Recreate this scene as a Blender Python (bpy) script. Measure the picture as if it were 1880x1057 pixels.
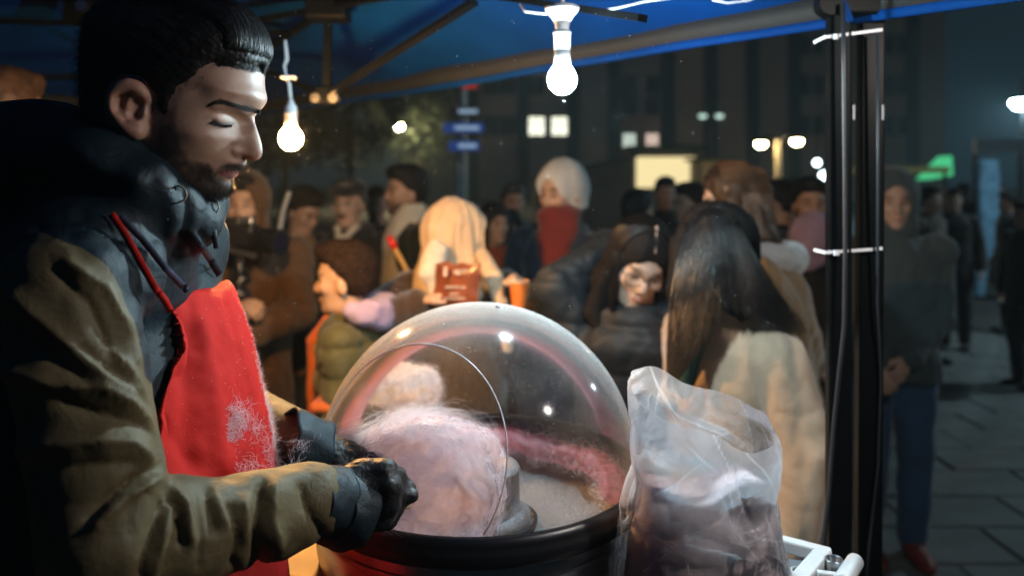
import bpy, bmesh, math, random
import numpy as np
from mathutils import Vector, Matrix, Euler

for _o in list(bpy.data.objects):
    bpy.data.objects.remove(_o)
random.seed(7)
rng = np.random.default_rng(7)
scene = bpy.context.scene
COL = scene.collection
PI = math.pi

# ------------------------------------------------------------ camera
FPX, CX, HZ, CAMZ = 1400.0, 940.0, 330.0, 1.70      # focal length, centre and eye level in photo pixels
cam_data = bpy.data.cameras.new('camera')
cam_data.sensor_width = 36.0
cam_data.lens = 36.0 * FPX / 1880.0
cam_data.shift_y = (HZ - 528.5) / 1880.0
cam_data.clip_start = 0.05
cam_data.clip_end = 400
cam_data.dof.use_dof = True
cam_data.dof.focus_distance = 0.98
cam_data.dof.aperture_fstop = 2.5
cam = bpy.data.objects.new('camera', cam_data)
cam.location = (0, 0, CAMZ)
cam.rotation_euler = (PI / 2, 0, 0)
COL.objects.link(cam)
scene.camera = cam

# ------------------------------------------------------------ night sky, exposure
world = bpy.data.worlds.new('World')
scene.world = world
world.use_nodes = True
_wn = world.node_tree.nodes
_wl = world.node_tree.links
_wn.clear()
_bg = _wn.new('ShaderNodeBackground')
_bg.inputs['Color'].default_value = (0.20, 0.62, 0.95, 1)
_bg.inputs['Strength'].default_value = 0.016
_wo = _wn.new('ShaderNodeOutputWorld')
_wl.new(_bg.outputs[0], _wo.inputs[0])
scene.view_settings.view_transform = 'Standard'
scene.view_settings.look = 'None'
scene.view_settings.exposure = 0.25
scene.view_settings.gamma = 1.0
scene.view_settings.use_curve_mapping = False
cy = scene.cycles
cy.use_denoising = True
try:
    cy.denoiser = 'OPENIMAGEDENOISE'
except Exception:
    pass
cy.max_bounces = 6
cy.diffuse_bounces = 2
cy.glossy_bounces = 3
cy.transmission_bounces = 4
cy.transparent_max_bounces = 24
cy.volume_bounces = 0
cy.sample_clamp_indirect = 4.0
cy.caustics_reflective = False
cy.caustics_refractive = False
cy.volume_step_rate = 4.0


def P(px, py, d):
    """a photo pixel at distance d -> a point of the place"""
    return np.array([(px - CX) / FPX * d, d, CAMZ + (HZ - py) / FPX * d])


def to_px(V):
    return CX + FPX * V[:, 0] / V[:, 1], HZ - FPX * (V[:, 2] - CAMZ) / V[:, 1]


# ------------------------------------------------------------ numpy noise
def _hash(i, j, k):
    h = (i * 374761393 + j * 668265263 + k * 2147483647 + 1013904223) & 0xffffffff
    h = ((h ^ (h >> 13)) * 1274126177) & 0xffffffff
    h = (h ^ (h >> 16)) & 0xffffffff
    return h.astype(np.float64) / 2147483648.0 - 1.0


def noise(V, scale=1.0, off=0.0):
    Q = np.asarray(V) * scale + off
    I = np.floor(Q).astype(np.int64)
    f = Q - I
    u = f * f * f * (f * (f * 6 - 15) + 10)
    r = 0
    for a in (0, 1):
        wa = u[:, 0] if a else 1 - u[:, 0]
        for b in (0, 1):
            wb = u[:, 1] if b else 1 - u[:, 1]
            for c in (0, 1):
                wc = u[:, 2] if c else 1 - u[:, 2]
                r = r + wa * wb * wc * _hash(I[:, 0] + a, I[:, 1] + b, I[:, 2] + c)
    return r


def fbm(V, scale=1.0, octaves=3, off=0.0):
    r, a = 0, 1.0
    for o in range(octaves):
        r = r + a * noise(V, scale * 2 ** o, off + 17.3 * o)
        a *= 0.5
    return r


# ------------------------------------------------------------ signed-distance shapes
def A3(v):
    return np.asarray(v, dtype=float)


def ell(c, r, R=None):
    c, r = A3(c), A3(r)
    m = r.min()

    def f(Q):
        q = Q - c
        if R is not None:
            q = q @ R
        k0 = np.sqrt(((q / r) ** 2).sum(1))
        k1 = np.sqrt(((q / (r * r)) ** 2).sum(1)) + 1e-9
        return np.where(k0 < 1e-3, -m, k0 * (k0 - 1.0) / k1)
    return f


def cap(a, b, ra, rb=None):
    a, b = A3(a), A3(b)
    rb = ra if rb is None else rb
    ab = b - a
    L2 = ab @ ab + 1e-12

    def f(Q):
        q = Q - a
        t = np.clip((q @ ab) / L2, 0, 1)
        return np.sqrt(((q - t[:, None] * ab) ** 2).sum(1)) - (ra + (rb - ra) * t)
    return f


def chain(pts, rads):
    fs = [cap(pts[i], pts[i + 1], rads[i], rads[i + 1]) for i in range(len(pts) - 1)]

    def f(Q):
        d = fs[0](Q)
        for g in fs[1:]:
            d = smin(d, g(Q), 0.012)
        return d
    return f


def boxf(c, h, R=None, rad=0.0):
    c, h = A3(c), A3(h)

    def f(Q):
        q = Q - c
        if R is not None:
            q = q @ R
        q = np.abs(q) - (h - rad)
        return np.sqrt((np.maximum(q, 0) ** 2).sum(1)) + np.minimum(q.max(1), 0) - rad
    return f


def loft(zs, cx, cyy, a, b, n=2.3):
    """stacked super-ellipses along z"""
    zs = A3(zs)
    zt = np.linspace(zs[0], zs[-1], 160)

    def sm(v):
        v = np.interp(zt, zs, A3(v))
        k = np.ones(13) / 13
        return np.convolve(np.pad(v, 6, mode='edge'), k, mode='valid')
    cx, cyy, a, b = sm(cx), sm(cyy), sm(a), sm(b)

    def f(Q):
        z = Q[:, 2]
        ca, cb = np.interp(z, zt, a), np.interp(z, zt, b)
        x = np.abs(Q[:, 0] - np.interp(z, zt, cx)) / ca
        y = np.abs(Q[:, 1] - np.interp(z, zt, cyy)) / cb
        d = ((x ** n + y ** n) ** (1 / n) - 1) * np.minimum(ca, cb)
        return np.maximum(d, np.maximum(zs[0] - z, z - zs[-1]))
    return f


def smin(a, b, k):
    if k <= 0:
        return np.minimum(a, b)
    h = np.maximum(k - np.abs(a - b), 0) / k
    return np.minimum(a, b) - h * h * k * 0.25


def smax(a, b, k):
    return -smin(-a, -b, k)


def U(*items):
    """smooth union: shapes or (shape, k)"""
    def f(Q):
        d = None
        for it in items:
            g, k = it if isinstance(it, tuple) else (it, 0.02)
            v = g(Q)
            d = v if d is None else smin(d, v, k)
        return d
    return f


def cut(f0, g, k=0.01):
    return lambda Q: smax(f0(Q), -g(Q), k)


def inter(f0, g, k=0.01):
    return lambda Q: smax(f0(Q), g(Q), k)


def surface(f, lo, hi, h, slack=1.6):
    """block-sparse surface nets of f=0 -> vertices, quads"""
    lo, hi = A3(lo), A3(hi)
    nb = np.maximum(np.ceil((hi - lo) / (4 * h)).astype(int), 1) + 1
    gi = np.indices(nb).reshape(3, -1).T
    cc = lo + (gi * 4 + 1.5) * h
    fc = np.concatenate([f(cc[i:i + 200000]) for i in range(0, len(cc), 200000)])
    act = np.abs(fc) < 4 * h * slack
    Fc = fc.reshape(nb)
    F = np.repeat(np.repeat(np.repeat(np.where(np.abs(Fc) < 1e-9, 1e-9, Fc), 4, 0), 4, 1), 4, 2).astype(np.float32)
    ai = gi[act]
    loc = np.indices((4, 4, 4)).reshape(3, -1).T
    step = 4000
    for i in range(0, len(ai), step):
        idx = (ai[i:i + step, None, :] * 4 + loc[None]).reshape(-1, 3)
        F[idx[:, 0], idx[:, 1], idx[:, 2]] = f(lo + idx * h)
    F[F == 0] = 1e-7
    S = F < 0
    n = np.array(F.shape) - 1
    cnt = np.zeros(n, np.int8)
    corners = [(a, b, c) for a in (0, 1) for b in (0, 1) for c in (0, 1)]
    for a, b, c in corners:
        cnt += S[a:a + n[0], b:b + n[1], c:c + n[2]]
    cells = np.argwhere((cnt > 0) & (cnt < 8))
    vid = np.full(n, -1, np.int64)
    vid[cells[:, 0], cells[:, 1], cells[:, 2]] = np.arange(len(cells))
    val = np.stack([F[cells[:, 0] + a, cells[:, 1] + b, cells[:, 2] + c] for a, b, c in corners], 1)
    acc = np.zeros((len(cells), 3))
    num = np.zeros(len(cells))
    for i in range(8):
        for j in range(i + 1, 8):
            ca, cb = A3(corners[i]), A3(corners[j])
            if np.abs(ca - cb).sum() != 1:
                continue
            m = (val[:, i] < 0) != (val[:, j] < 0)
            t = np.where(m, val[:, i] / np.where(m, val[:, i] - val[:, j], 1), 0)
            acc += np.where(m[:, None], ca + t[:, None] * (cb - ca), 0)
            num += m
    V = lo + (cells + acc / np.maximum(num, 1)[:, None]) * h
    quads = []
    for ax in range(3):
        o1, o2 = (ax + 1) % 3, (ax + 2) % 3
        sl0 = [slice(None)] * 3
        sl1 = [slice(None)] * 3
        sl0[ax], sl1[ax] = slice(0, -1), slice(1, None)
        d = S[tuple(sl0)] != S[tuple(sl1)]
        e = np.argwhere(d)
        e = e[(e[:, o1] > 0) & (e[:, o2] > 0) & (e[:, o1] < n[o1]) & (e[:, o2] < n[o2])]
        if not len(e):
            continue
        u1, u2 = np.zeros(3, int), np.zeros(3, int)
        u1[o1] = 1
        u2[o2] = 1
        q = np.stack([vid[tuple((e - u1 - u2).T)], vid[tuple((e - u2).T)], vid[tuple(e.T)], vid[tuple((e - u1).T)]], 1)
        fl = S[tuple(e.T)]
        q = np.where(fl[:, None], q, q[:, ::-1])
        quads.append(q[(q >= 0).all(1)])
    return V, np.concatenate(quads)


def vnormals(V, Fq):
    a, b, c, d = (V[Fq[:, i]] for i in range(4))
    nn = np.cross(c - a, d - b)
    N = np.zeros_like(V)
    for i in range(4):
        for ax in range(3):
            N[:, ax] += np.bincount(Fq[:, i], nn[:, ax], len(V))
    return N / (np.linalg.norm(N, axis=1)[:, None] + 1e-12)


def relax(V, Fq, it=1, lam=0.5):
    for _ in range(it):
        s = np.zeros_like(V)
        c = np.zeros(len(V))
        for i in range(4):
            j = (i + 1) % 4
            for p, q in ((i, j), (j, i)):
                c += np.bincount(Fq[:, p], minlength=len(V))
                for ax in range(3):
                    s[:, ax] += np.bincount(Fq[:, p], V[Fq[:, q], ax], len(V))
        V = V + lam * (s / np.maximum(c, 1)[:, None] - V)
    return V


# ------------------------------------------------------------ objects
def mesh_obj(name, V, F, mat=None, parent=None, smooth=True, attrs=None):
    V = np.asarray(V, dtype=np.float32)
    F = np.asarray(F)
    me = bpy.data.meshes.new(name)
    k = F.shape[1]
    me.vertices.add(len(V))
    me.vertices.foreach_set('co', V.ravel())
    me.loops.add(F.size)
    me.loops.foreach_set('vertex_index', F.ravel().astype(np.int32))
    me.polygons.add(len(F))
    me.polygons.foreach_set('loop_start', np.arange(0, F.size, k, dtype=np.int32))
    me.update(calc_edges=True)
    if smooth:
        me.polygons.foreach_set('use_smooth', np.ones(len(F), bool))
    for an, av in (attrs or {}).items():
        av = np.asarray(av, dtype=np.float32)
        if av.ndim == 1:
            me.attributes.new(an, 'FLOAT', 'POINT').data.foreach_set('value', av)
        else:
            c4 = np.ones((len(av), 4), np.float32)
            c4[:, :3] = av
            me.attributes.new(an, 'FLOAT_COLOR', 'POINT').data.foreach_set('color', c4.ravel())
    if mat:
        me.materials.append(mat)
    o = bpy.data.objects.new(name, me)
    COL.objects.link(o)
    if parent is not None:
        o.parent = parent
        o.matrix_parent_inverse = Matrix.Translation(-Vector(parent.location))
    return o


def tag(o, label=None, cat=None, group=None, kind=None):
    if label:
        o['label'] = label
    if cat:
        o['category'] = cat
    if group:
        o['group'] = group
    if kind:
        o['kind'] = kind
    return o


def thing(name, label, cat, loc=(0, 0, 0), group=None):
    o = bpy.data.objects.new(name, None)
    o.empty_display_size = 0.1
    o.location = [float(x) for x in loc]
    COL.objects.link(o)
    return tag(o, label, cat, group)


class MB:
    """collects simple solids, builds ONE mesh"""

    def __init__(self):
        self.v, self.f = [], []

    def add(self, vs, fs):
        b = len(self.v)
        self.v += [tuple(float(c) for c in v) for v in vs]
        self.f += [tuple(int(i) + b for i in f) for f in fs]
        return self

    def box(self, c, s, R=None):
        c = A3(c)
        vs = []
        for x in (-.5, .5):
            for y in (-.5, .5):
                for z in (-.5, .5):
                    q = A3((x * s[0], y * s[1], z * s[2]))
                    vs.append(c + (R @ q if R is not None else q))
        return self.add(vs, [(0, 1, 3, 2), (4, 6, 7, 5), (0, 4, 5, 1), (2, 3, 7, 6), (0, 2, 6, 4), (1, 5, 7, 3)])

    def bar(self, a, b, w, h=None, up=(0, 0, 1)):
        """square bar from a to b"""
        a, b = A3(a), A3(b)
        h = w if h is None else h
        d = (b - a) / np.linalg.norm(b - a)
        s = np.cross(d, A3(up))
        if np.linalg.norm(s) < 1e-4:
            s = np.cross(d, A3((0, 1, 0)))
        s /= np.linalg.norm(s)
        u = np.cross(s, d)
        vs = [p + s * (i * w / 2) + u * (j * h / 2) for p in (a, b) for i, j in ((-1, -1), (1, -1), (1, 1), (-1, 1))]
        return self.add(vs, [(3, 2, 1, 0), (4, 5, 6, 7), (0, 1, 5, 4), (1, 2, 6, 5), (2, 3, 7, 6), (3, 0, 4, 7)])

    def tube(self, pts, r, n=10, caps=True):
        pts = [A3(p) for p in pts]
        rs = [r] * len(pts) if np.isscalar(r) else r
        vs, fs = [], []
        prev = None
        for i, p in enumerate(pts):
            t = pts[min(i + 1, len(pts) - 1)] - pts[max(i - 1, 0)]
            t = t / (np.linalg.norm(t) + 1e-12)
            if prev is None:
                s = np.cross(t, A3((0.31, 0.2, 0.93)))
                if np.linalg.norm(s) < 1e-3:
                    s = np.cross(t, A3((1, 0, 0)))
            else:
                s = prev - t * (prev @ t)
            s = s / np.linalg.norm(s)
            prev = s
            u = np.cross(t, s)
            for k in range(n):
                an = 2 * PI * k / n
                vs.append(p + rs[i] * (math.cos(an) * s + math.sin(an) * u))
        for i in range(len(pts) - 1):
            for k in range(n):
                fs.append((i * n + k, i * n + (k + 1) % n, (i + 1) * n + (k + 1) % n, (i + 1) * n + k))
        if caps:
            fs.append(tuple(range(n))[::-1])
            fs.append(tuple((len(pts) - 1) * n + k for k in range(n)))
        return self.add(vs, fs)

    def lathe(self, prof, c=(0, 0, 0), n=48, closed=False):
        c = A3(c)
        vs, fs = [], []
        m = len(prof)
        for k in range(n):
            an = 2 * PI * k / n
            for r, z in prof:
                vs.append(c + A3((r * math.cos(an), r * math.sin(an), z)))
        for k in range(n):
            k2 = (k + 1) % n
            for i in range(m if closed else m - 1):
                j = (i + 1) % m
                fs.append((k * m + i, k2 * m + i, k2 * m + j, k * m + j))
        return self.add(vs, fs)

    def build(self, name, mat, parent=None, smooth=False, bevel=0.0):
        me = bpy.data.meshes.new(name)
        me.from_pydata(self.v, [], self.f)
        bm = bmesh.new()
        bm.from_mesh(me)
        bmesh.ops.recalc_face_normals(bm, faces=bm.faces[:])
        bm.to_mesh(me)
        bm.free()
        if smooth:
            me.polygons.foreach_set('use_smooth', np.ones(len(me.polygons), bool))
        if mat:
            me.materials.append(mat)
        o = bpy.data.objects.new(name, me)
        COL.objects.link(o)
        if bevel:
            m = o.modifiers.new('bevel', 'BEVEL')
            m.width = bevel
            m.segments = 2
            m.limit_method = 'ANGLE'
        if parent is not None:
            o.parent = parent
            o.matrix_parent_inverse = Matrix.Translation(-Vector(parent.location))
        return o


def strands(name, paths, r0, r1, mat, parent=None, attrs=None):
    """paths (n,k,3) -> thin three-sided hairs in one mesh"""
    paths = np.asarray(paths, float)
    n, k, _ = paths.shape
    t = np.gradient(paths, axis=1)
    t /= np.linalg.norm(t, axis=2, keepdims=True) + 1e-12
    ref = A3((0.37, 0.61, 0.70))
    s = np.cross(t, ref)
    s /= np.linalg.norm(s, axis=2, keepdims=True) + 1e-12
    u = np.cross(t, s)
    rr = np.linspace(0, 1, k)
    rr = (np.asarray(r0).reshape(-1, 1) if not np.isscalar(r0) else r0) * (1 - rr) + r1 * rr
    rr = np.broadcast_to(rr, (n, k))[..., None]
    V = np.stack([paths + rr * (math.cos(a) * s + math.sin(a) * u) for a in (0, 2 * PI / 3, 4 * PI / 3)], 2)
    base = (np.arange(n)[:, None] * k + np.arange(k - 1)[None]) * 3
    F = np.concatenate([np.stack([base + i, base + (i + 1) % 3, base + 3 + (i + 1) % 3, base + 3 + i], -1).reshape(-1, 4) for i in range(3)])
    return mesh_obj(name, V.reshape(-1, 3), F, mat, parent)


# ------------------------------------------------------------ materials
_mats = {}


def M(name, col, rough=0.6, metal=0.0, var=0.15, vscale=12.0, bump=0.0, bscale=200.0, wr=0.0, wscale=20.0, spec=0.5, sheen=0.0,
      emit=None, attr=None, alpha=None, coat=0.0, sss=0.0, stretch=(1, 1, 1)):
    if name in _mats:
        return _mats[name]
    m = bpy.data.materials.new(name)
    _mats[name] = m
    m.use_nodes = True
    nt = m.node_tree
    N, L = nt.nodes, nt.links
    b = N['Principled BSDF']
    b.inputs['Roughness'].default_value = rough
    b.inputs['Metallic'].default_value = metal
    b.inputs['Specular IOR Level'].default_value = spec
    if sheen:
        b.inputs['Sheen Weight'].default_value = sheen
        b.inputs['Sheen Roughness'].default_value = 0.5
    if coat:
        b.inputs['Coat Weight'].default_value = coat
    if sss:
        b.inputs['Subsurface Weight'].default_value = sss
        b.inputs['Subsurface Radius'].default_value = (0.012, 0.005, 0.003)
        b.inputs['Subsurface Scale'].default_value = 0.6
    tc = N.new('ShaderNodeTexCoord')
    mp = N.new('ShaderNodeMapping')
    mp.inputs['Scale'].default_value = stretch
    L.new(tc.outputs['Object'], mp.inputs[0])
    nz = N.new('ShaderNodeTexNoise')
    nz.inputs['Scale'].default_value = vscale
    nz.inputs['Detail'].default_value = 5
    L.new(mp.outputs[0], nz.inputs['Vector'])
    mr = N.new('ShaderNodeMapRange')
    mr.inputs[1].default_value = 0.3
    mr.inputs[2].default_value = 0.7
    mr.inputs[3].default_value = 1 - var
    mr.inputs[4].default_value = 1 + var
    L.new(nz.outputs[0], mr.inputs[0])
    vm = N.new('ShaderNodeVectorMath')
    vm.operation = 'SCALE'
    if attr:
        at = N.new('ShaderNodeAttribute')
        at.attribute_name = attr
        L.new(at.outputs['Color'], vm.inputs[0])
    else:
        vm.inputs[0].default_value = col[:3]
    L.new(mr.outputs[0], vm.inputs['Scale'])
    L.new(vm.outputs[0], b.inputs['Base Color'])
    if emit:
        b.inputs['Emission Color'].default_value = (*emit[:3], 1)
        b.inputs['Emission Strength'].default_value = emit[3]
    prev = None
    if wr:
        n2 = N.new('ShaderNodeTexNoise')
        n2.inputs['Scale'].default_value = wscale
        n2.inputs['Detail'].default_value = 4
        n2.inputs['Distortion'].default_value = 0.6
        L.new(mp.outputs[0], n2.inputs['Vector'])
        bp = N.new('ShaderNodeBump')
        bp.inputs['Strength'].default_value = wr
        bp.inputs['Distance'].default_value = 0.02
        L.new(n2.outputs[0], bp.inputs['Height'])
        prev = bp
    if bump:
        n3 = N.new('ShaderNodeTexNoise')
        n3.inputs['Scale'].default_value = bscale
        n3.inputs['Detail'].default_value = 3
        L.new(mp.outputs[0], n3.inputs['Vector'])
        bp = N.new('ShaderNodeBump')
        bp.inputs['Strength'].default_value = bump
        bp.inputs['Distance'].default_value = 0.003
        L.new(n3.outputs[0], bp.inputs['Height'])
        if prev:
            L.new(prev.outputs[0], bp.inputs['Normal'])
        prev = bp
    if prev:
        L.new(prev.outputs[0], b.inputs['Normal'])
    return m


def emis(name, col, strength):
    if name in _mats:
        return _mats[name]
    m = bpy.data.materials.new(name)
    _mats[name] = m
    m.use_nodes = True
    N = m.node_tree.nodes
    N.clear()
    e = N.new('ShaderNodeEmission')
    e.inputs[0].default_value = (*col, 1)
    e.inputs[1].default_value = strength
    o = N.new('ShaderNodeOutputMaterial')
    m.node_tree.links.new(e.outputs[0], o.inputs[0])
    return m


def clear_plastic(name, milk=None, epow=2.2, tint=(1, 1, 1), rough=0.05, dust_lo=0.0, dust_hi=0.3, dust_col=(.8, .78, .8), fscale=40.0, speck=0.6, bump=0.0,
                  bscale=30.0, gloss=1.0, edge=0.25, ior=1.45):
    """thin clear sheet: see-through, mirror-like at grazing angles, with dust and specks lying on it"""
    m = bpy.data.materials.new(name)
    m.use_nodes = True
    N, L = m.node_tree.nodes, m.node_tree.links
    N.clear()
    tc = N.new('ShaderNodeTexCoord')
    tr = N.new('ShaderNodeBsdfTransparent')
    tr.inputs[0].default_value = (*tint, 1)
    gl = N.new('ShaderNodeBsdfGlossy')
    gl.inputs['Roughness'].default_value = rough
    gl.inputs[0].default_value = (gloss, gloss, gloss, 1)
    fr = N.new('ShaderNodeFresnel')
    fr.inputs[0].default_value = ior
    mx = N.new('ShaderNodeMixShader')
    L.new(fr.outputs[0], mx.inputs[0])
    L.new(tr.outputs[0], mx.inputs[1])
    L.new(gl.outputs[0], mx.inputs[2])
    df = N.new('ShaderNodeBsdfDiffuse')
    df.inputs[0].default_value = (*dust_col, 1)
    tl = N.new('ShaderNodeBsdfTranslucent')
    tl.inputs[0].default_value = (*dust_col, 1)
    md = N.new('ShaderNodeMixShader')
    md.inputs[0].default_value = 0.5
    L.new(df.outputs[0], md.inputs[1])
    L.new(tl.outputs[0], md.inputs[2])
    n1 = N.new('ShaderNodeTexNoise')
    n1.inputs['Scale'].default_value = fscale * 0.2
    n1.inputs['Detail'].default_value = 6
    n1.inputs['Distortion'].default_value = 1.0
    L.new(tc.outputs['Object'], n1.inputs['Vector'])
    r1 = N.new('ShaderNodeMapRange')
    r1.inputs[1].default_value = 0.32
    r1.inputs[2].default_value = 0.75
    r1.inputs[3].default_value = dust_lo
    r1.inputs[4].default_value = dust_hi
    L.new(n1.outputs[0], r1.inputs[0])
    n2 = N.new('ShaderNodeTexNoise')
    n2.inputs['Scale'].default_value = fscale * 12
    n2.inputs['Detail'].default_value = 2
    L.new(tc.outputs['Object'], n2.inputs['Vector'])
    r2 = N.new('ShaderNodeMapRange')
    r2.inputs[1].default_value = 0.63
    r2.inputs[2].default_value = 0.72
    r2.inputs[3].default_value = 0.0
    r2.inputs[4].default_value = speck
    L.new(n2.outputs[0], r2.inputs[0])
    lw = N.new('ShaderNodeLayerWeight')
    lw.inputs[0].default_value = 0.5
    me_ = N.new('ShaderNodeMath')
    me_.operation = 'MULTIPLY'
    me_.inputs[1].default_value = edge
    pw = N.new('ShaderNodeMath')
    pw.operation = 'POWER'
    pw.inputs[1].default_value = epow
    L.new(lw.outputs['Facing'], pw.inputs[0])
    L.new(pw.outputs[0], me_.inputs[0])
    ad = N.new('ShaderNodeMath')
    ad.operation = 'ADD'
    L.new(r1.outputs[0], ad.inputs[0])
    L.new(r2.outputs[0], ad.inputs[1])
    ad2 = N.new('ShaderNodeMath')
    ad2.operation = 'ADD'
    ad2.use_clamp = True
    if milk:
        am = N.new('ShaderNodeAttribute')
        am.attribute_name = milk
        mk = N.new('ShaderNodeMath')
        mk.operation = 'MULTIPLY'
        L.new(ad.outputs[0], mk.inputs[0])
        L.new(am.outputs['Fac'], mk.inputs[1])
        ad = mk
    L.new(ad.outputs[0], ad2.inputs[0])
    L.new(me_.outputs[0], ad2.inputs[1])
    mf = N.new('ShaderNodeMixShader')
    L.new(ad2.outputs[0], mf.inputs[0])
    L.new(mx.outputs[0], mf.inputs[1])
    L.new(md.outputs[0], mf.inputs[2])
    if bump:
        n3 = N.new('ShaderNodeTexNoise')
        n3.inputs['Scale'].default_value = bscale
        n3.inputs['Detail'].default_value = 4
        n3.inputs['Distortion'].default_value = 1.5
        L.new(tc.outputs['Object'], n3.inputs['Vector'])
        bp = N.new('ShaderNodeBump')
        bp.inputs['Strength'].default_value = bump
        bp.inputs['Distance'].default_value = 0.01
        L.new(n3.outputs[0], bp.inputs['Height'])
        for nd in (gl, fr, df, tl):
            L.new(bp.outputs[0], nd.inputs['Normal'])
    o = N.new('ShaderNodeOutputMaterial')
    L.new(mf.outputs[0], o.inputs[0])
    return m


def rotm(yaw=0, pitch=0, roll=0):
    """numpy rotation: roll about x, pitch about y, yaw about z (degrees)"""
    return np.array(Euler([math.radians(roll), math.radians(pitch), math.radians(yaw)], 'XYZ').to_matrix())
# ============================================================ THE SETTING
m_asphalt = M('asphalt', (.07, .07, .072), .85, var=.3, vscale=3, bump=.4, bscale=60)
m_slab = M('slab_stone', (.15, .16, .16), .75, var=.25, vscale=4, bump=.4, bscale=90)
ground = mesh_obj('ground', [(-120, -40, 0), (120, -40, 0), (120, 160, 0), (-120, 160, 0)], [(0, 1, 2, 3)], m_asphalt)
tag(ground, kind='structure')
_slab_me = None
for r in range(19):
    for c in range(13):
        y = 2.1 + r * 0.36
        x = 0.1 + c * 0.62 + (0.31 if r % 2 else 0) + random.uniform(-.006, .006)
        if abs(x / y - 0.6) > 0.36:
            continue
        if _slab_me is None:
            s = MB().box((0, 0, 0), (.605, .345, .05)).build('paving_slab', m_slab, ground, bevel=0)
            _slab_me = s.data
            bm = bmesh.new()
            bm.from_mesh(_slab_me)
            bmesh.ops.bevel(bm, geom=bm.edges[:], offset=.006, segments=1, affect='EDGES')
            bm.to_mesh(_slab_me)
            bm.free()
        else:
            s = bpy.data.objects.new('paving_slab', _slab_me)
            COL.objects.link(s)
            s.parent = ground
        s.location = (x, y, -.012 + random.uniform(-.004, .003))
        s.rotation_euler = (random.uniform(-.006, .006), random.uniform(-.006, .006), 0)

# ---- apartment block across the square
BD = 60.0


def bx(px):
    return (px - CX) / FPX * BD


def bz(py):
    return CAMZ + (HZ - py) / FPX * BD


m_facade = M('facade_render', (.44, .30, .25), .9, var=.12, vscale=.4)
m_recess = M('facade_recess', (.02, .045, .055), .9, var=.1)
m_wframe = M('window_frame_grey', (.18, .18, .18), .6)
m_pane = M('dark_window_glass', (.015, .018, .02), .15)
m_lit = emis('lit_window_cool', (.95, .95, .75), 1.5)
m_lit2 = emis('lit_window_pale', (.80, .92, .80), .8)
m_lit3 = emis('lit_window_rose', (1.0, .75, .62), .8)
block = thing('apartment_building', 'tall apartment block with dark vertical strips and a few lit windows across the square', 'building', (bx(1250), BD, 0))
w = MB()
w.box(((bx(740) + bx(1735)) / 2, BD + 6, 8.2), (bx(1735) - bx(740), 12, 16.4))
w.build('wall', m_facade, block)
MB().box(((bx(740) + bx(1735)) / 2, BD + 6, 16.5), (bx(1735) - bx(740) + .8, 12.8, .5)).build('roof', m_recess, block)
for px in (868, 960, 1052, 1127, 1225, 1303, 1380, 1457, 1673):
    MB().box((bx(px), BD - .1, 8.15), (.95, .35, 16.1)).build('facade_strip', m_recess, block)
LIT = {(985, 232): m_lit, (1027, 232): m_lit, (1153, 192): m_lit2, (1162, 262): m_lit2, (1197, 262): m_lit3}
for cxs in ((900, 932), (985, 1027), (1155, 1197), (1477, 1502), (1632, 1656)):
    for k, py in enumerate((12, 82, 157, 195, 232, 262)):
        if cxs[0] == 985 and py in (195, 262):
            continue
        if cxs[0] == 1155 and py == 232 or cxs[0] not in (985, 1155) and py in (195, 262):
            continue
        for px in cxs:
            mat = m_pane
            for (lx, ly), lm in LIT.items():
                if abs(lx - px) < 9 and ly == py:
                    mat = lm
            ww, hh = (1.3, 1.5) if cxs[0] != 1155 else (1.05, 1.45)
            if cxs[0] > 1300:
                ww = .75
            f = MB()
            z = bz(py)
            for dx, dz, sx, sz in ((-ww / 2, 0, .1, hh + .1), (ww / 2, 0, .1, hh + .1), (0, hh / 2, ww, .1), (0, -hh / 2, ww, .1), (0, 0, .06, hh), (0, .2, ww, .06)):
                f.box((bx(px) + dx, BD - .05, z + dz), (sx, .14, sz))
            fo = f.build('window', m_wframe, block)
            MB().box((bx(px), BD - .012, z), (ww - .02, .03, hh - .02)).build('pane', mat, fo)

# ---- low buildings and stalls of the square
m_lowwall = M('low_wall_grey', (.10, .11, .11), .9, var=.2, vscale=1)
m_glow = emis('cream_wall_glow', (1.0, .82, .42), .85)  # emission stands in for lamplight falling on the pale kiosk wall
kd = 26.0
k0, k1 = P(1168, 288, kd), P(1276, 345, kd)
kiosk = thing('market_kiosk', 'low kiosk with a cream front wall, its lamplight given as glow, below the apartment block', 'kiosk', ((k0[0] + k1[0]) / 2, kd, 0))
MB().box(((k0[0] + k1[0]) / 2, kd + 1.5, k0[2] / 2 + .1), (k1[0] - k0[0] + .3, 2.9, k0[2] + .2)).build('wall', m_lowwall, kiosk)
MB().box(((k0[0] + k1[0]) / 2, kd, (k0[2] + k1[2]) / 2), (k1[0] - k0[0], .06, k0[2] - k1[2])).build('wall_glow', m_glow, kiosk)
MB().box(((k0[0] + k1[0]) / 2, kd + 1.2, k0[2] + .28), (k1[0] - k0[0] + .7, 4, .16)).build('roof', m_recess, kiosk)
s0 = P(1000, 330, kd)
shed = thing('grey_shed', 'long dark grey shed with a sloping roof beside the cream kiosk', 'shed', (s0[0], kd, 0))
m = MB()
a, b, c, d = P(985, 335, kd), P(1160, 290, kd), P(1160, 400, kd), P(985, 400, kd)
m.add([(*a[:2], a[2]), (*b[:2], b[2]), (b[0], kd, 0), (a[0], kd, 0), (a[0], kd + 4, a[2]), (b[0], kd + 4, b[2]), (b[0], kd + 4, 0), (a[0], kd + 4, 0)],
      [(0, 1, 2, 3), (4, 7, 6, 5), (0, 4, 5, 1), (1, 5, 6, 2), (2, 6, 7, 3), (3, 7, 4, 0)])
m.build('wall', m_lowwall, shed)
m = MB()
m.bar(a + (-.2, 1.9, .08), b + (.2, 1.9, .08), 4.4, .1)
m.build('roof', m_recess, shed)
s1 = P(1300, 345, 24)
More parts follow.
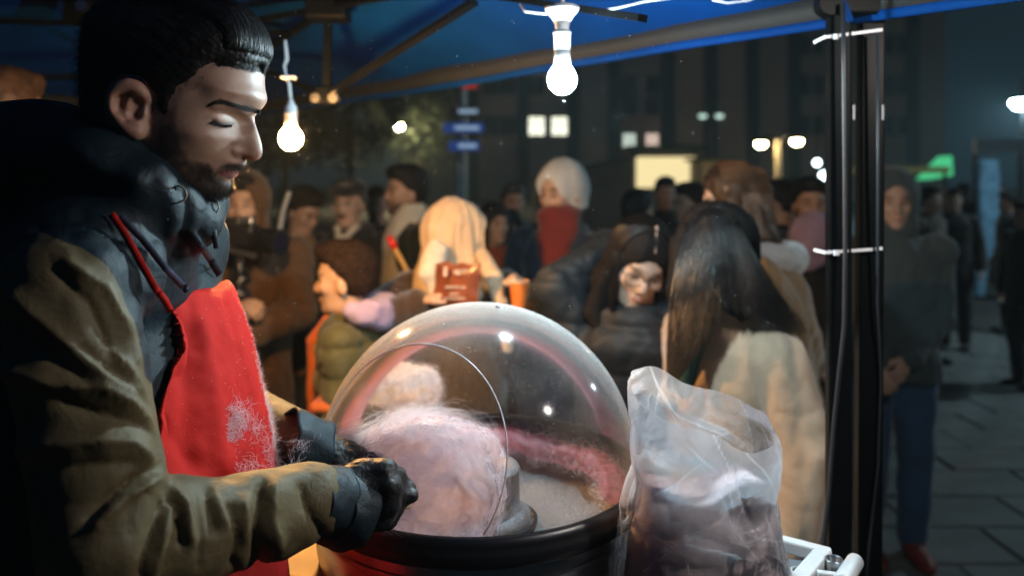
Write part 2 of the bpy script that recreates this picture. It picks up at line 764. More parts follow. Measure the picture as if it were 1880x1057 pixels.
hut = thing('pale_hut', 'dim pale hut to the right of the cream kiosk', 'hut', (s1[0] + .5, 25, 0))
MB().box((s1[0] + .4, 25, 1.15), (1.1, 1.6, 2.3)).build('wall', M('hut_wall', (.30, .26, .18), .9), hut)
MB().box((s1[0] + .4, 25, 2.36), (1.4, 2.0, .1)).build('roof', m_recess, hut)

# ---- lamps
m_pole = M('lamp_pole_paint', (.55, .50, .38), .5)
m_greypole = M('grey_steel', (.42, .46, .48), .4, metal=.6)
m_dark = M('dark_metal', (.02, .02, .022), .45, metal=.4)


def lamp_head(mb, c, r):
    mb.lathe([(0.001, -r * .6), (r * .6, -r * .5), (r, 0), (r * .75, r * .45), (0.001, r * .6)], c, 14)


def street_lamp(px, hy, d, heads, col, strength, label, group='street lamps beyond the stall', polemat=None, r=.16):
    base = P(px, HZ, d)
    t = thing('street_lamp', label, 'street lamp', (base[0], d, 0), group)
    top = P(px, hy, d)[2]
    MB().tube([(base[0], d, 0), (base[0], d, 1.2), (base[0], d, top + .1)], [.11, .09, .06], 10).build('pole', polemat or m_dark, t)
    for hx, hhy in heads:
        h = P(hx, hhy, d)
        MB().tube([(base[0], d, top + .05), ((base[0] + h[0]) / 2, d, h[2] + .22), (h[0], d, h[2] + .12)], .035, 8).build('arm', m_dark, t)
        c = MB()
        c.lathe([(0.001, r * .85), (r * .9, r * .7), (r * 1.12, r * .3), (r * 1.05, r * .25)], h, 14)
        c.build('lamp_cover', m_dark, t)
        b = MB()
        lamp_head(b, h, r)
        b.build('lamp', emis('lamp_%d_%d' % (px, hx), col, strength), t, smooth=True)
    return t


street_lamp(1428, 262, 21, ((1397, 265), (1463, 260)), (1.0, .74, .34), 110, 'cream street lamp with two glowing warm heads behind the crowd', polemat=m_pole, r=.15)
street_lamp(735, 230, 42, ((735, 233),), (1.0, .80, .42), 1100, 'far single street lamp glowing yellow in the dark above the crowd', r=.24)
street_lamp(1305, 140, 40, ((1290, 213), (1321, 213)), (.7, 1.0, .85), 1.0, 'tall dim mast with two faint lamps before the apartment block', r=.22)
street_lamp(1878, 150, 26, ((1876, 190),), (.55, .88, 1.0), 420, 'bright cool floodlight on a tall pole beyond the paving', r=.34)

street_lamp(2700, -300, 6.4, ((2640, -290),), (.62, .90, 1.0), 800, 'unseen cool white street lamp added to light the paving right of the tent', r=.12)  # lamp out of view, added to brighten the paving and the hooded man

# bright counter edge of a stall under the warm street lamp, made emissive
ls = P(1410, 350, 14)
lit = thing('lit_stall', 'small stall whose bent cream counter edge is made to glow under the street lamp', 'market stall', (ls[0], 14, 0))
mm = emis('cream_edge_glow', (1.0, .80, .45), 2.0)
m = MB()
m.bar(P(1398, 343, 14), P(1432, 340, 14), .16, .13)
m.build('counter_edge', mm, lit, bevel=.02)
m = MB()
m.bar(P(1391, 365, 14), P(1399, 341, 13.97), .12, .12, up=(0, 1, 0))
m.build('counter_edge_arm', mm, lit, bevel=.02)
m = MB()
m.box((ls[0] + .15, 14.3, .5), (.9, .6, 1.0))
m.build('counter', m_lowwall, lit)
MB().bar((ls[0] + .14, 14.1, 1.0), (ls[0] + .14, 14.1, 1.55), .06).build('post', m_dark, lit)

# direction sign
sd = 9.0
sp = P(848, HZ, sd)
sign = thing('direction_sign', 'grey signpost carrying blue and white direction boards', 'signpost', (sp[0], sd, 0))
MB().tube([(sp[0], sd, 0), (sp[0], sd, 2.88)], .055, 12).build('pole', m_greypole, sign)
MB().tube([(sp[0] - .045, sd - .05, 0), (sp[0] - .045, sd - .05, 1.9)], .03, 8).build('brace', m_greypole, sign)
m_blue = M('sign_blue', (.02, .12, .55), .4, emit=(.03, .2, 1.0, .10))
m_sred = M('sign_red', (.55, .03, .02), .4, emit=(1, .05, .02, .25))
m_sgrey = M('sign_grey', (.10, .08, .10), .5)
m_swhite = M('sign_white', (.8, .8, .8), .4, emit=(.45, .7, 1.0, .35))
for y0, px0, px1, mb_, mc in ((205, 824, 882, m_sgrey, m_swhite), (235, 814, 888, m_blue, m_swhite), (268, 824, 880, m_blue, m_swhite)):
    p0, p1 = P(px0, y0, sd - .08), P(px1, y0, sd - .08)
    bo = MB().box(((p0[0] + p1[0]) / 2, sd - .08, p0[2]), (p1[0] - p0[0], .03, .11)).build('sign_board', mb_, sign)
    MB().box(((p0[0] + p1[0]) / 2 + .04, sd - .098, p0[2]), ((p1[0] - p0[0]) * .6, .006, .045)).build('pale_band', mc, bo)
p0 = P(862, 153, sd - .08)
MB().lathe([(0.001, -.015), (.1, -.015), (.1, .015), (.001, .015)], (0, 0, 0), 20)
rd = MB().box((p0[0], sd - .07, p0[2]), (.16, .03, .11))
rd.build('red_plate', m_sred, sign)
MB().tube([(sp[0], sd, 2.85), (p0[0], sd - .05, p0[2])], .02, 6).build('bracket', m_greypole, sign)

# two small white lamps under the far stalls
for px, py, r in ((1500, 299, .045), (1513, 323, .06)):
    c = P(px, py, 10)
    t = thing('hanging_lamp', ('small upper' if r < .05 else 'small lower') + ' white bulb hanging over the far stalls left of the tent legs', 'bulb', c, 'small bulbs over the far stalls')
    b = MB()
    b.lathe([(0.001, -r), (r * .7, -r * .7), (r, 0), (r * .7, r * .7), (.001, r)], c, 12)
    b.build('glass', emis('white_far_bulb', (.75, .95, 1.0), 9), t, smooth=True)
    MB().tube([c + (0, 0, r * .9), c + (.02, 0, .9)], .008, 5).build('cable', m_dark, t)

# green lit stall on the right
gd = 15.0
g = P(1690, 345, gd)
gs = thing('green_stall', 'market stall with a green lit awning and sign at the far right', 'market stall', (g[0], gd, 0))
m_green = emis('green_glow', (.12, .95, .40), .5)
m_green2 = emis('green_sign_glow', (.02, .75, .38), .9)
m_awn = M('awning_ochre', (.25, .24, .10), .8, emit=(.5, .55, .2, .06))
m = MB()
a, b, c = P(1705, 330, gd), P(1748, 286, gd), P(1750, 322, gd)
m.add([a, b, c, a + (0, .5, 0), b + (0, .5, 0), c + (0, .5, 0)], [(0, 2, 1), (3, 4, 5), (0, 1, 4, 3), (1, 2, 5, 4), (2, 0, 3, 5)])
m.build('green_awning', m_green, gs)
m = MB()
m.box(P(1665, 348, gd), (.42, .08, .24))
m.build('lit_sign', m_green2, gs)
a = P(1668, 312, gd)
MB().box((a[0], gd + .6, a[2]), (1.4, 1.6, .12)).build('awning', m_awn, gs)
for dx in (-.65, .65):
    MB().bar((a[0] + dx, gd - .1, 0), (a[0] + dx, gd - .1, a[2]), .05).build('post', m_dark, gs)
MB().box((a[0], gd + .4, .5), (1.3, .8, 1.0)).build('counter', m_lowwall, gs)
# pale banner over the far-right stalls
a = P(1835, 268, 20)
fs = thing('far_stall', 'far stall with a dim pale roof banner beneath the floodlight', 'market stall', (a[0], 20, 0))
MB().box((a[0], 20, a[2]), (1.3, .1, .38)).build('banner', M('banner_grey', (.5, .55, .6), .8), fs)
for dx in (-.6, .6):
    MB().bar((a[0] + dx, 20.1, 0), (a[0] + dx, 20.1, a[2]), .06).build('post', m_dark, fs)
a = P(1780, 430, 12)
po = thing('poster_stand', 'small stand with a pale pink poster behind the tall blue figure', 'poster stand', (a[0], 12, 0))
MB().box((a[0], 12, a[2]), (.2, .03, .5)).build('poster', M('poster_pink', (.5, .35, .42), .7, var=.5, vscale=8), po)
for dx in (-.08, .08):
    MB().bar((a[0] + dx, 12.03, 0), (a[0] + dx, 12.03, a[2]), .03).build('leg', m_dark, po)

# tall pale blue cut-out with two splayed legs
bd_ = 11.0
m_pblue = M('pale_blue_cloth', (.22, .42, .60), .8, var=.25, vscale=9)
c0 = P(1812, 545, bd_)
bf = thing('trouser_figure', 'tall pale blue trouser-shaped figure standing on the far paving', 'figure', (c0[0], bd_, 0))
f = U(boxf(P(1814, 350, bd_), (.15, .07, .45), rad=.06), (cap(P(1806, 400, bd_), P(1797, 540, bd_), .09, .075), .05), (cap(P(1822, 400, bd_), P(1818, 470, bd_), .09, .05), .05))
V, F = surface(f, P(1770, 560, bd_ - .3), P(1860, 280, bd_ + .3), .02)
V += vnormals(V, F) * (noise(V, 9) * .012)[:, None]
mesh_obj('cloth', V, F, m_pblue, bf)
MB().box((P(1806, 545, bd_)[0], bd_, .02), (.3, .3, .04)).build('base_plate', m_dark, bf)

# ---- dark trees left of the block
m_leaf = M('leaf_dark', (.03, .045, .02), .7, var=.5, vscale=2)
m_bark = M('bark', (.05, .04, .03), .9)
for ti, (px, d, h, r, lab) in enumerate(((520, 34, 7.2, 2.7, 'dark leafy tree behind the warm bulb at the left'), (640, 38, 8.4, 3.0, 'dark leafy tree between the warm bulb and the yellow lamp'), (765, 46, 8.6, 2.8, 'dark leafy tree just right of the yellow lamp, before the block'))):
    b = P(px, HZ, d)
    t = thing('leafy_tree', lab, 'tree', (b[0], d, 0), 'trees at the back of the square')
    tr = MB()
    tr.tube([(b[0], d, 0), (b[0] + .1, d, h * .3), (b[0] - .05, d, h * .6), (b[0] + .1, d, h * .85)], [.22, .17, .1, .03], 8)
    for k in range(6):
        an = k * 1.05 + ti
        tr.tube([(b[0], d, h * (.3 + .06 * k)), (b[0] + math.cos(an) * r * .4, d + math.sin(an) * r * .4, h * (.48 + .06 * k)), (b[0] + math.cos(an) * r * .75, d + math.sin(an) * r * .75, h * (.56 + .05 * k))], [.09, .05, .02], 6)
    tr.build('trunk', m_bark, t)
    n = 2600
    q = rng.normal(size=(n, 3))
    q /= np.linalg.norm(q, axis=1)[:, None]
    rad = rng.uniform(.45, 1, n) ** .6 * (1 + .28 * noise(q, 2.3, ti * 9))
    C = np.array([b[0], d, h * .66]) + q * rad[:, None] * (r, r, h * .36)
    ax = rng.normal(size=(n, 3))
    ax /= np.linalg.norm(ax, axis=1)[:, None]
    bx_ = np.cross(ax, rng.normal(size=(n, 3)))
    bx_ /= np.linalg.norm(bx_, axis=1)[:, None]
    s = rng.uniform(.12, .28, n)[:, None]
    V = np.stack([C - ax * s, C + bx_ * s * .5, C + ax * s, C - bx_ * s * .5], 1).reshape(-1, 3)
    cr = mesh_obj('crown', V, np.arange(n * 4).reshape(-1, 4), m_leaf, t, smooth=False)
# ============================================================ THE TENT OVER THE STALL
m_canvas = M('blue_canvas', (.0005, .027, .13), .7, var=.2, vscale=5, wr=.25, wscale=6, bump=.2, bscale=300, spec=.05)
m_velcro = M('black_webbing', (.004, .0045, .005), .8, var=.2, bump=.3, bscale=200)
m_tube = M('black_tube', (.0025, .003, .0035), .40, var=.15, spec=.06)
m_pvc = M('white_pvc', (.62, .63, .65), .4, var=.05)
m_pvcg = M('grey_pvc', (.28, .30, .32), .5)
m_zip = M('white_nylon', (.75, .75, .78), .4)
m_chrome = M('worn_steel', (.6, .6, .6), .25, metal=1)
LEG = np.array([.655, 1.45])
uu = np.array([-.652, .758])
uu = uu / np.linalg.norm(uu)
vv = np.array([-uu[1], uu[0]])           # towards the inside of the tent
if vv @ (-LEG) < 0:
    vv = -vv


def T(u, v, z):
    q = LEG + uu * u + vv * v
    return np.array([q[0], q[1], z])


U0, U1, VW = -1.6, 3.0, 3.0
ZE, ZP = 2.055, 2.85
tent = thing('gazebo_tent', 'dark blue pop-up gazebo with black folding frame sheltering the candyfloss stall', 'tent', T(.7, 1.5, 0))


def sheet(corners, n, sag, off=0):
    """bilinear cloth patch with a little sag and creasing"""
    a, b, c, d = (A3(k) for k in corners)
    s, t = np.meshgrid(np.linspace(0, 1, n), np.linspace(0, 1, n), indexing='ij')
    s, t = s.ravel()[:, None], t.ravel()[:, None]
    V = a * (1 - s) * (1 - t) + b * s * (1 - t) + c * s * t + d * (1 - s) * t
    e = (np.sin(PI * s) * np.sin(PI * t))[:, 0]
    V[:, 2] -= sag * e
    V[:, 2] += fbm(V, 2.2, 2, off) * .02 * e ** .5
    i = np.arange(n * n).reshape(n, n)
    F = np.stack([i[:-1, :-1], i[1:, :-1], i[1:, 1:], i[:-1, 1:]], -1).reshape(-1, 4)
    return V, F


R0, R1 = T(U0 + 1.5, VW / 2, ZP), T(U1 - 1.5, VW / 2, ZP)
for i, cs in enumerate(((T(U0, 0, ZE), T(U1, 0, ZE), R1, R0), (T(U1, 0, ZE), T(U1, VW, ZE), R1, R1), (T(U1, VW, ZE), T(U0, VW, ZE), R0, R1), (T(U0, VW, ZE), T(U0, 0, ZE), R0, R0))):
    V, F = sheet(cs, 40, .05, i * 5)
    mesh_obj('canopy_panel', V, F, m_canvas, tent)
# eave: black webbing band with the blue hem below it, slightly wavy
cor = [(U0, 0), (U1, 0), (U1, VW), (U0, VW)]
for k in range(4):
    (ua, va), (ub, vb) = cor[k], cor[(k + 1) % 4]
    n = 90
    for name, z0, z1, th, mat in (('eave_band', 2.013, 2.062, .012, m_velcro), ('hem', 1.996, 2.013, .016, m_canvas)):
        vs = []
        for i in range(n):
            s = i / (n - 1)
            q = T(ua + (ub - ua) * s, va + (vb - va) * s, 0)
            out = (T(0, 1, 0) - T(0, 0, 0)) if k in (0, 2) else (T(1, 0, 0) - T(0, 0, 0))
            w = .006 * math.sin(s * 23 + k) + .004 * math.sin(s * 61)
            for zz, tt in ((z0, -.5), (z1, -.5), (z1, .5), (z0, .5)):
                vs.append(q + out * (w + tt * th) + A3((0, 0, zz + .004 * math.sin(s * 17 + k) * (zz < 2.05))))
        V = np.array(vs)
        F = []
        for i in range(n - 1):
            for j in range(4):
                F.append((i * 4 + j, i * 4 + (j + 1) % 4, i * 4 + 4 + (j + 1) % 4, i * 4 + 4 + j))
        mesh_obj(name, V, np.array(F), mat, tent, smooth=False)


def post(u, v, ztop=2.03, z0=0.0):
    q = T(u, v, 0)
    R = np.eye(3)
    return MB().box((q[0], q[1], (z0 + ztop) / 2), (.040, .040, ztop - z0), R)


# the leg pair by the cart: two square tubes side by side
qa = P(1539, HZ, 1.43)
qb = P(1593, HZ, 1.45)
for q, w_, lean in ((qa, .040, 0), (qb, .043, -.006)):
    mm_ = MB()
    mm_.bar((q[0] + lean, q[1], 0), (q[0] - lean, q[1], 2.02), w_, w_, up=(0.2, 1, 0))
    mm_.build('leg', m_tube, tent, bevel=.004)
    fm = MB().box((q[0], q[1], .012), (.09, .09, .02))
    fm.build('foot_plate', m_tube, tent)
for z, px0, px1 in ((CAMZ + (HZ - 62) / FPX * 1.43, 1516, 1619), (CAMZ + (HZ - 457) / FPX * 1.43, 1516, 1619)):
    a, b = P(px0, HZ, 1.40), P(px1, HZ, 1.42)
    zt = MB()
    dz = .012 if z > 1.8 else .004
    zt.bar((a[0], a[1] + .002, z - dz), (b[0], b[1], z + dz * .4), .003, .0055, up=(0, 0, 1))
    zt.bar((a[0], a[1], z - dz), (a[0] + .001, a[1] + .055, z - dz), .003, .0055)
    zt.bar((b[0], b[1], z + dz * .4), (b[0] - .001, b[1] + .055, z + dz * .4), .003, .0055)
    zt.box((a[0] + .018, a[1] - .003, z - dz), (.008, .007, .009))
    zt.build('zip_tie', m_zip, tent)
# push-button sliders and a corner bracket at the head of the legs
br = MB()
c = P(1522, 8, 1.41)
br.tube([c + (0, -.012, 0), c + (0, .02, 0)], .022, 16)
br.build('corner_joint', m_tube, tent)
MB().box(P(1575, 8, 1.43), (.12, .06, .05)).build('head_bracket', m_tube, tent, bevel=.006)
for px, py in ((1618, 207), (1565, 207)):
    b2 = MB().box(P(px, py, 1.43), (.004, .012, .028))
    b2.build('slider_button', m_pvcg, tent)
st = MB()
st.bar(P(1548, 6, 1.40), P(1562, 40, 1.40), .012, .003, up=(0, 1, 0))
st.bar(P(1530, -14, 1.40), P(1549, 8, 1.40), .012, .003, up=(0, 1, 0))
st.build('blue_strap', m_canvas, tent)
for u, v in ((U1, 0), (U1, VW), (U0, VW), (U0, 0)):
    post(u, v).build('leg', m_tube, tent)

# scissor trusses: along the front eave and across
ZL, ZH = 2.03, 2.30


def scissor(pa, pb, n, joints=True):
    pa, pb = A3(pa), A3(pb)
    for k in range(n):
        a, b = pa + (pb - pa) * k / n, pa + (pb - pa) * (k + 1) / n
        nrm = np.cross(pb - pa, (0, 0, 1))
        nrm = nrm / np.linalg.norm(nrm) * .011
        for (z0, z1, s) in ((ZL, ZH, 1), (ZH, ZL, -1)):
            MB().bar(a + (0, 0, z0) + nrm * s, b + (0, 0, z1) + nrm * s, .024, .014).build('scissor_bar', m_tube, tent)


# front truss: laid out so that its low joint hangs beside the warm bulb
J = P(600, 176, 2.20)
HB = P(603, 14, 2.20)
E1, E2 = P(870, 4, 1.70), P(470, 122, 2.70)
for a, b in ((J, E1), (J, E2), (E1 + (0, 0, .02), P(1180, 34, 1.30)), (HB, P(480, 100, 2.70)), (HB, P(1010, -60, 1.5)), (HB, P(340, 60, 2.6)), (HB, P(760, -40, 1.9))):
    MB().bar(a, b, .023, .013).build('scissor_bar', m_tube, tent)
MB().bar(HB, J, .022, .022).build('drop_post', m_tube, tent)
MB().box(HB, (.12, .09, .08)).build('hub', m_tube, tent, bevel=.01)
jb = MB()
jb.box(J, (.06, .05, .05))
jb.build('lower_joint', m_tube, tent, bevel=.006)
for dx in (-.025, .025):
    bolt = MB()
    bolt.tube([J + (dx, -.035, -.01), J + (dx, .0, -.01)], .014, 10)
    bolt.build('bolt', m_chrome, tent)
# left truss above the seller's shoulder
for a, b in ((P(-150, 34, 2.4), P(150, 44, 2.5)), (P(120, 28, 2.5), P(240, 90, 2.6)), (P(-140, 146, 2.4), P(280, 140, 2.6)), (P(140, 45, 2.5), P(540, 62, 2.5))):
    MB().bar(a, b, .026, .014).build('scissor_bar', m_tube, tent)
c = P(158, 14, 2.46)
bolt = MB()
bolt.tube([c + (0, -.03, 0), c + (0, .02, 0)], .018, 12)
bolt.build('bolt', m_chrome, tent)
MB().box(c + (-.02, .02, .02), (.12, .03, .14)).build('truss_plate', m_tube, tent)
# ridge bars up to the peak
for a, b in ((T(.15, .02, 2.1), R0), (T(U1, 0, 2.1), R1)):
    MB().bar(a, b - (0, 0, .06), .03, .02).build('ridge_bar', m_tube, tent)
MB().bar(R0 - (0, 0, .03), R1 - (0, 0, .03), .035, .035).build('ridge_bar', m_tube, tent)
MB().bar(HB, T(1.4, 1.4, 2.74), .028, .018).build('ridge_bar', m_tube, tent)

# power cable down the leg
m_cable = M('black_rubber', (.015, .018, .022), .45)
pts = [P(1548, 6, 1.385), P(1549, 120, 1.385), P(1551, 300, 1.385), P(1552, 460, 1.386), P(1550, 600, 1.38), P(1540, 690, 1.38), P(1530, 790, 1.37), P(1522, 900, 1.36), P(1508, 1030, 1.33), P(1500, 1080, 1.32)]
cb = MB()
cb.tube(pts, .0042, 8)
tag(cb.build('power_cable', m_cable, smooth=True), 'black cable running down between the two tent legs', 'cable')
pts = [P(1610, 60, 1.40), P(1612, 300, 1.40), P(1611, 560, 1.41), P(1617, 690, 1.42), P(1612, 850, 1.42), P(1596, 1000, 1.41), P(1590, 1080, 1.4)]
cb = MB()
cb.tube(pts, .003, 6)
tag(cb.build('thin_cable', m_cable, smooth=True), 'thin cable hugging the outer side of the right tent leg', 'cable')

# ------------------------------------------------------------ bulbs


def bulb(px, py, d, r, col, strength, label, holder, top):
    c = P(px, py, d)
    t = thing('light_bulb', label, 'light bulb', c, 'bulbs hung under the tent')
    g = MB()
    g.lathe([(.001, -r), (r * .5, -r * .88), (r * .87, -r * .5), (r, 0), (r * .9, r * .45), (r * .62, r * .9)], (0, 0, 0), 20)
    for i, v in enumerate(g.v):
        g.v[i] = tuple(A3(v) + c)
    g.build('bulb_glass', emis('bulb_glow_%d' % px, col, strength), t, smooth=True)
    n = MB()
    n.lathe([(r * .62, r * .9), (r * .56, r * 1.3), (r * .52, r * 2.0), (r * .5, r * 2.05), (.001, r * 2.05)], c, 20)
    n.build('bulb_collar', m_pvc, t, smooth=True)
    holder(t, c, r)
    return c


def holder_a(t, c, r):
    s = MB()
    s.lathe([(r * .55, r * 2.0), (r * .58, r * 3.1), (r * .62, r * 3.12), (r * .62, r * 3.3), (r * .5, r * 3.4)], c, 18)
    s.build('lamp_holder', m_pvcg, t, smooth=True)
    f = MB()
    f.lathe([(r * .45, r * 3.35), (r * .5, r * 3.8), (r * .75, r * 4.3), (r * 1.15, r * 4.75), (r * 1.2, r * 4.95), (r * .9, r * 5.1), (.001, r * 5.15)], c, 24)
    f.build('funnel_cap', m_pvc, t, smooth=True)
    MB().tube([c + (0, 0, r * 5.1), c + (.01, 0, r * 9)], .004, 6).build('cord', m_pvc, t)


def holder_b(t, c, r):
    s = MB()
    s.lathe([(r * .55, r * 2.0), (r * .55, r * 2.9), (r * .35, r * 3.1), (r * .2, r * 3.5), (.001, r * 3.6)], c, 16)
    s.build('lamp_holder', m_pvc, t, smooth=True)
    MB().tube([c + (0, 0, r * 3.5), c + (-.004, 0, r * 5.0), c + (-.012, 0, r * 5.8)], .004, 6).build('cord', m_pvc, t)
    f = MB()
    f.box(c + (-.006, 0, r * 5.55), (r * 1.3, r * .9, r * .28))
    f.build('cord_clip', m_pvc, t, bevel=.004)
    MB().tube([c + (-.012, 0, r * 5.8), c + (-.016, 0, r * 6.6), c + (-.010, 0, r * 7.2), c + (-.012, 0, r * 8.2), c + (-.014, 0, r * 8.9)], [.003, .004, .0055, .0045, .003], 6).build('hook', m_pvc, t)


KA = bulb(1032, 147, 1.37, .0262, (.66, .91, 1.0), 1000, 'cool white bulb in a funnel-capped holder hanging over the clear dome', holder_a, 0)
KB = bulb(534, 255, 1.85, .0268, (1.0, .52, .17), 1500, 'warm white bulb hanging beside the seller\'s face', holder_b, 0)
KC_ASSUMED = bulb(2330, -215, .80, .0290, (1.0, .93, .84), 640, 'unseen white bulb assumed to hang from the tent on the camera side of the legs', holder_a, 0)  # unseen bulb, assumed; put in to light the seller, floss and bag

# white supply cord looped along the roof bars
pts = [P(955, 8, 1.5), P(965, 22, 1.48), P(1000, 26, 1.46), P(1032, 20, 1.44), P(1080, 22, 1.44), P(1130, 16, 1.45), P(1180, 4, 1.46), P(1260, -6, 1.46)]
cb = MB()
cb.tube(pts, .0019, 6)
tag(cb.build('supply_cord', m_pvc, smooth=True), 'white cord looping past the funnel cap of the cool bulb', 'cord')
pts = [P(1090, 12, 1.6), P(1150, 4, 1.6), P(1230, -4, 1.58)]
pts2 = [P(1308, 0, 1.5), P(1335, 6, 1.5), P(1372, 2, 1.5), P(1400, -8, 1.5)]
cb = MB()
cb.tube(pts2, .0019, 6)
tag(cb.build('supply_cord', m_pvc, smooth=True), 'short white cord loop on the eave between bulb and tent legs', 'cord')
# ============================================================ THE CANDYFLOSS MACHINE AND ITS CART
m_black = M('black_rubber_rim', (.010, .010, .012), .35, spec=.6)
m_steel = M('brushed_steel', (.55, .55, .56), .28, metal=1, var=.1, vscale=6, bump=.08, bscale=150, stretch=(1, 1, 12))
m_white = M('white_painted_steel', (.72, .73, .74), .35, var=.06, vscale=20, bump=.1, bscale=60)
m_grey = M('grey_plate', (.16, .18, .20), .45, var=.2, vscale=20)
m_cream = M('cream_board', (.75, .55, .32), .6, var=.15)


def dusty_steel():
    """steel pan strewn with sugar crystals"""
    m = bpy.data.materials.new('dusty_steel')
    m.use_nodes = True
    N, L = m.node_tree.nodes, m.node_tree.links
    b = N['Principled BSDF']
    tc = N.new('ShaderNodeTexCoord')
    n1 = N.new('ShaderNodeTexNoise')
    n1.inputs['Scale'].default_value = 420
    n1.inputs['Detail'].default_value = 3
    L.new(tc.outputs['Object'], n1.inputs['Vector'])
    r1 = N.new('ShaderNodeMapRange')
    r1.inputs[1].default_value, r1.inputs[2].default_value = .47, .60
    L.new(n1.outputs[0], r1.inputs[0])
    n2 = N.new('ShaderNodeTexNoise')
    n2.inputs['Scale'].default_value = 9
    L.new(tc.outputs['Object'], n2.inputs['Vector'])
    r2 = N.new('ShaderNodeMapRange')
    r2.inputs[1].default_value, r2.inputs[2].default_value, r2.inputs[3].default_value = .3, .7, .35
    L.new(n2.outputs[0], r2.inputs[0])
    mu = N.new('ShaderNodeMath')
    mu.operation = 'MULTIPLY'
    L.new(r1.outputs[0], mu.inputs[0])
    L.new(r2.outputs[0], mu.inputs[1])
    mc = N.new('ShaderNodeMix')
    mc.data_type = 'RGBA'
    mc.inputs['A'].default_value = (.15, .15, .155, 1)
    mc.inputs['B'].default_value = (.34, .31, .31, 1)
    L.new(mu.outputs[0], mc.inputs['Factor'])
    L.new(mc.outputs['Result'], b.inputs['Base Color'])
    r3 = N.new('ShaderNodeMapRange')
    r3.inputs[3].default_value, r3.inputs[4].default_value = .55, .05
    L.new(mu.outputs[0], r3.inputs[0])
    L.new(r3.outputs[0], b.inputs['Metallic'])
    r4 = N.new('ShaderNodeMapRange')
    r4.inputs[3].default_value, r4.inputs[4].default_value = .30, .8
    L.new(mu.outputs[0], r4.inputs[0])
    L.new(r4.outputs[0], b.inputs['Roughness'])
    bp = N.new('ShaderNodeBump')
    bp.inputs['Strength'].default_value = .4
    bp.inputs['Distance'].default_value = .002
    L.new(n1.outputs[0], bp.inputs['Height'])
    L.new(bp.outputs[0], b.inputs['Normal'])
    return m


m_pan = dusty_steel()
ZR = 1.2275
BC = np.array([-.056, 1.27, 0.0])
TABLE_Z = 1.075
mach = thing('candyfloss_machine', 'round candyfloss machine with black rim, steel drum and clear dome lid', 'candyfloss machine', (BC[0], BC[1], TABLE_Z))
m = MB()
m.lathe([(.262, ZR + .001), (.266, ZR + .003), (.272, ZR), (.2755, ZR - .008), (.2755, ZR - .014), (.278, ZR - .017), (.278, ZR - .034), (.270, ZR - .040), (.2565, ZR - .040), (.2555, ZR - .030), (.259, ZR - .002)], BC, 96, closed=True)
m.build('rim', m_black, mach, smooth=True)
m = MB()
m.lathe([(.2558, ZR - .029), (.251, ZR - .050), (.234, ZR - .076), (.20, ZR - .088), (.135, ZR - .092), (.075, ZR - .092)], BC, 96)
m.build('pan', m_pan, mach, smooth=True)
m = MB()
m.lathe([(.262, ZR - .042), (.264, ZR - .05), (.262, ZR - .10), (.258, TABLE_Z + .03), (.246, TABLE_Z + .004)], BC, 96)
m.build('drum', m_steel, mach, smooth=True)
m = MB()
m.lathe([(.2665, ZR - .058), (.2675, ZR - .062), (.2665, ZR - .066)], BC, 96)
m.build('trim_ring', m_steel, mach, smooth=True)
hc = BC + (.012, -.01, 0)
m = MB()
m.lathe([(.075, ZR - .090), (.075, ZR - .075), (.062, ZR - .068), (.057, ZR - .066), (.056, ZR - .012), (.0575, ZR - .004), (.055, ZR + .002), (.040, ZR + .003), (.036, ZR - .002), (.014, ZR - .002), (.012, ZR + .004), (.001, ZR + .004)], hc, 56)
m.build('spinner_head', m_pan, mach, smooth=True)
m = MB()
m.lathe([(.082, ZR - .0905), (.086, ZR - .088), (.086, ZR - .084), (.080, ZR - .083)], hc, 56)
m.build('spinner_ring', m_black, mach, smooth=True)

# dome: a sphere shell with a round opening facing the seller
RS = .262
DC = BC + (0, 0, ZR + .004)
on = np.array([-.45, -.826, .34])
on = on / np.linalg.norm(on)
th0 = math.asin(.160 / RS)
t1 = np.cross(on, (0, 0, 1))
t1 /= np.linalg.norm(t1)
t2 = np.cross(t1, on)
nt, nph = 90, 160
th = np.linspace(th0, PI - .001, nt)
ph = np.linspace(0, 2 * PI, nph, endpoint=False)
TH, PH = np.meshgrid(th, ph, indexing='ij')
V = DC + RS * (np.cos(TH)[..., None] * on + np.sin(TH)[..., None] * (np.cos(PH)[..., None] * t1 + np.sin(PH)[..., None] * t2))
idx = np.arange(nt * nph).reshape(nt, nph)
F = np.stack([idx[:-1], np.roll(idx, -1, 1)[:-1], np.roll(idx, -1, 1)[1:], idx[1:]], -1).reshape(-1, 4)
m_dome = clear_plastic('dome_acrylic', rough=.11, dust_lo=.0, dust_hi=.11, dust_col=(.86, .84, .82), fscale=36, speck=.34, edge=.36, ior=1.25)
dome = mesh_obj('dome', V.reshape(-1, 3), F, m_dome, mach)
bm = bmesh.new()
bm.from_mesh(dome.data)
bmesh.ops.bisect_plane(bm, geom=bm.verts[:] + bm.edges[:] + bm.faces[:], plane_co=(0, 0, ZR + .004), plane_no=(0, 0, -1), clear_outer=True)
for fc in bm.faces:
    fc.smooth = True
bm.normal_update()
bm.to_mesh(dome.data)
bm.free()
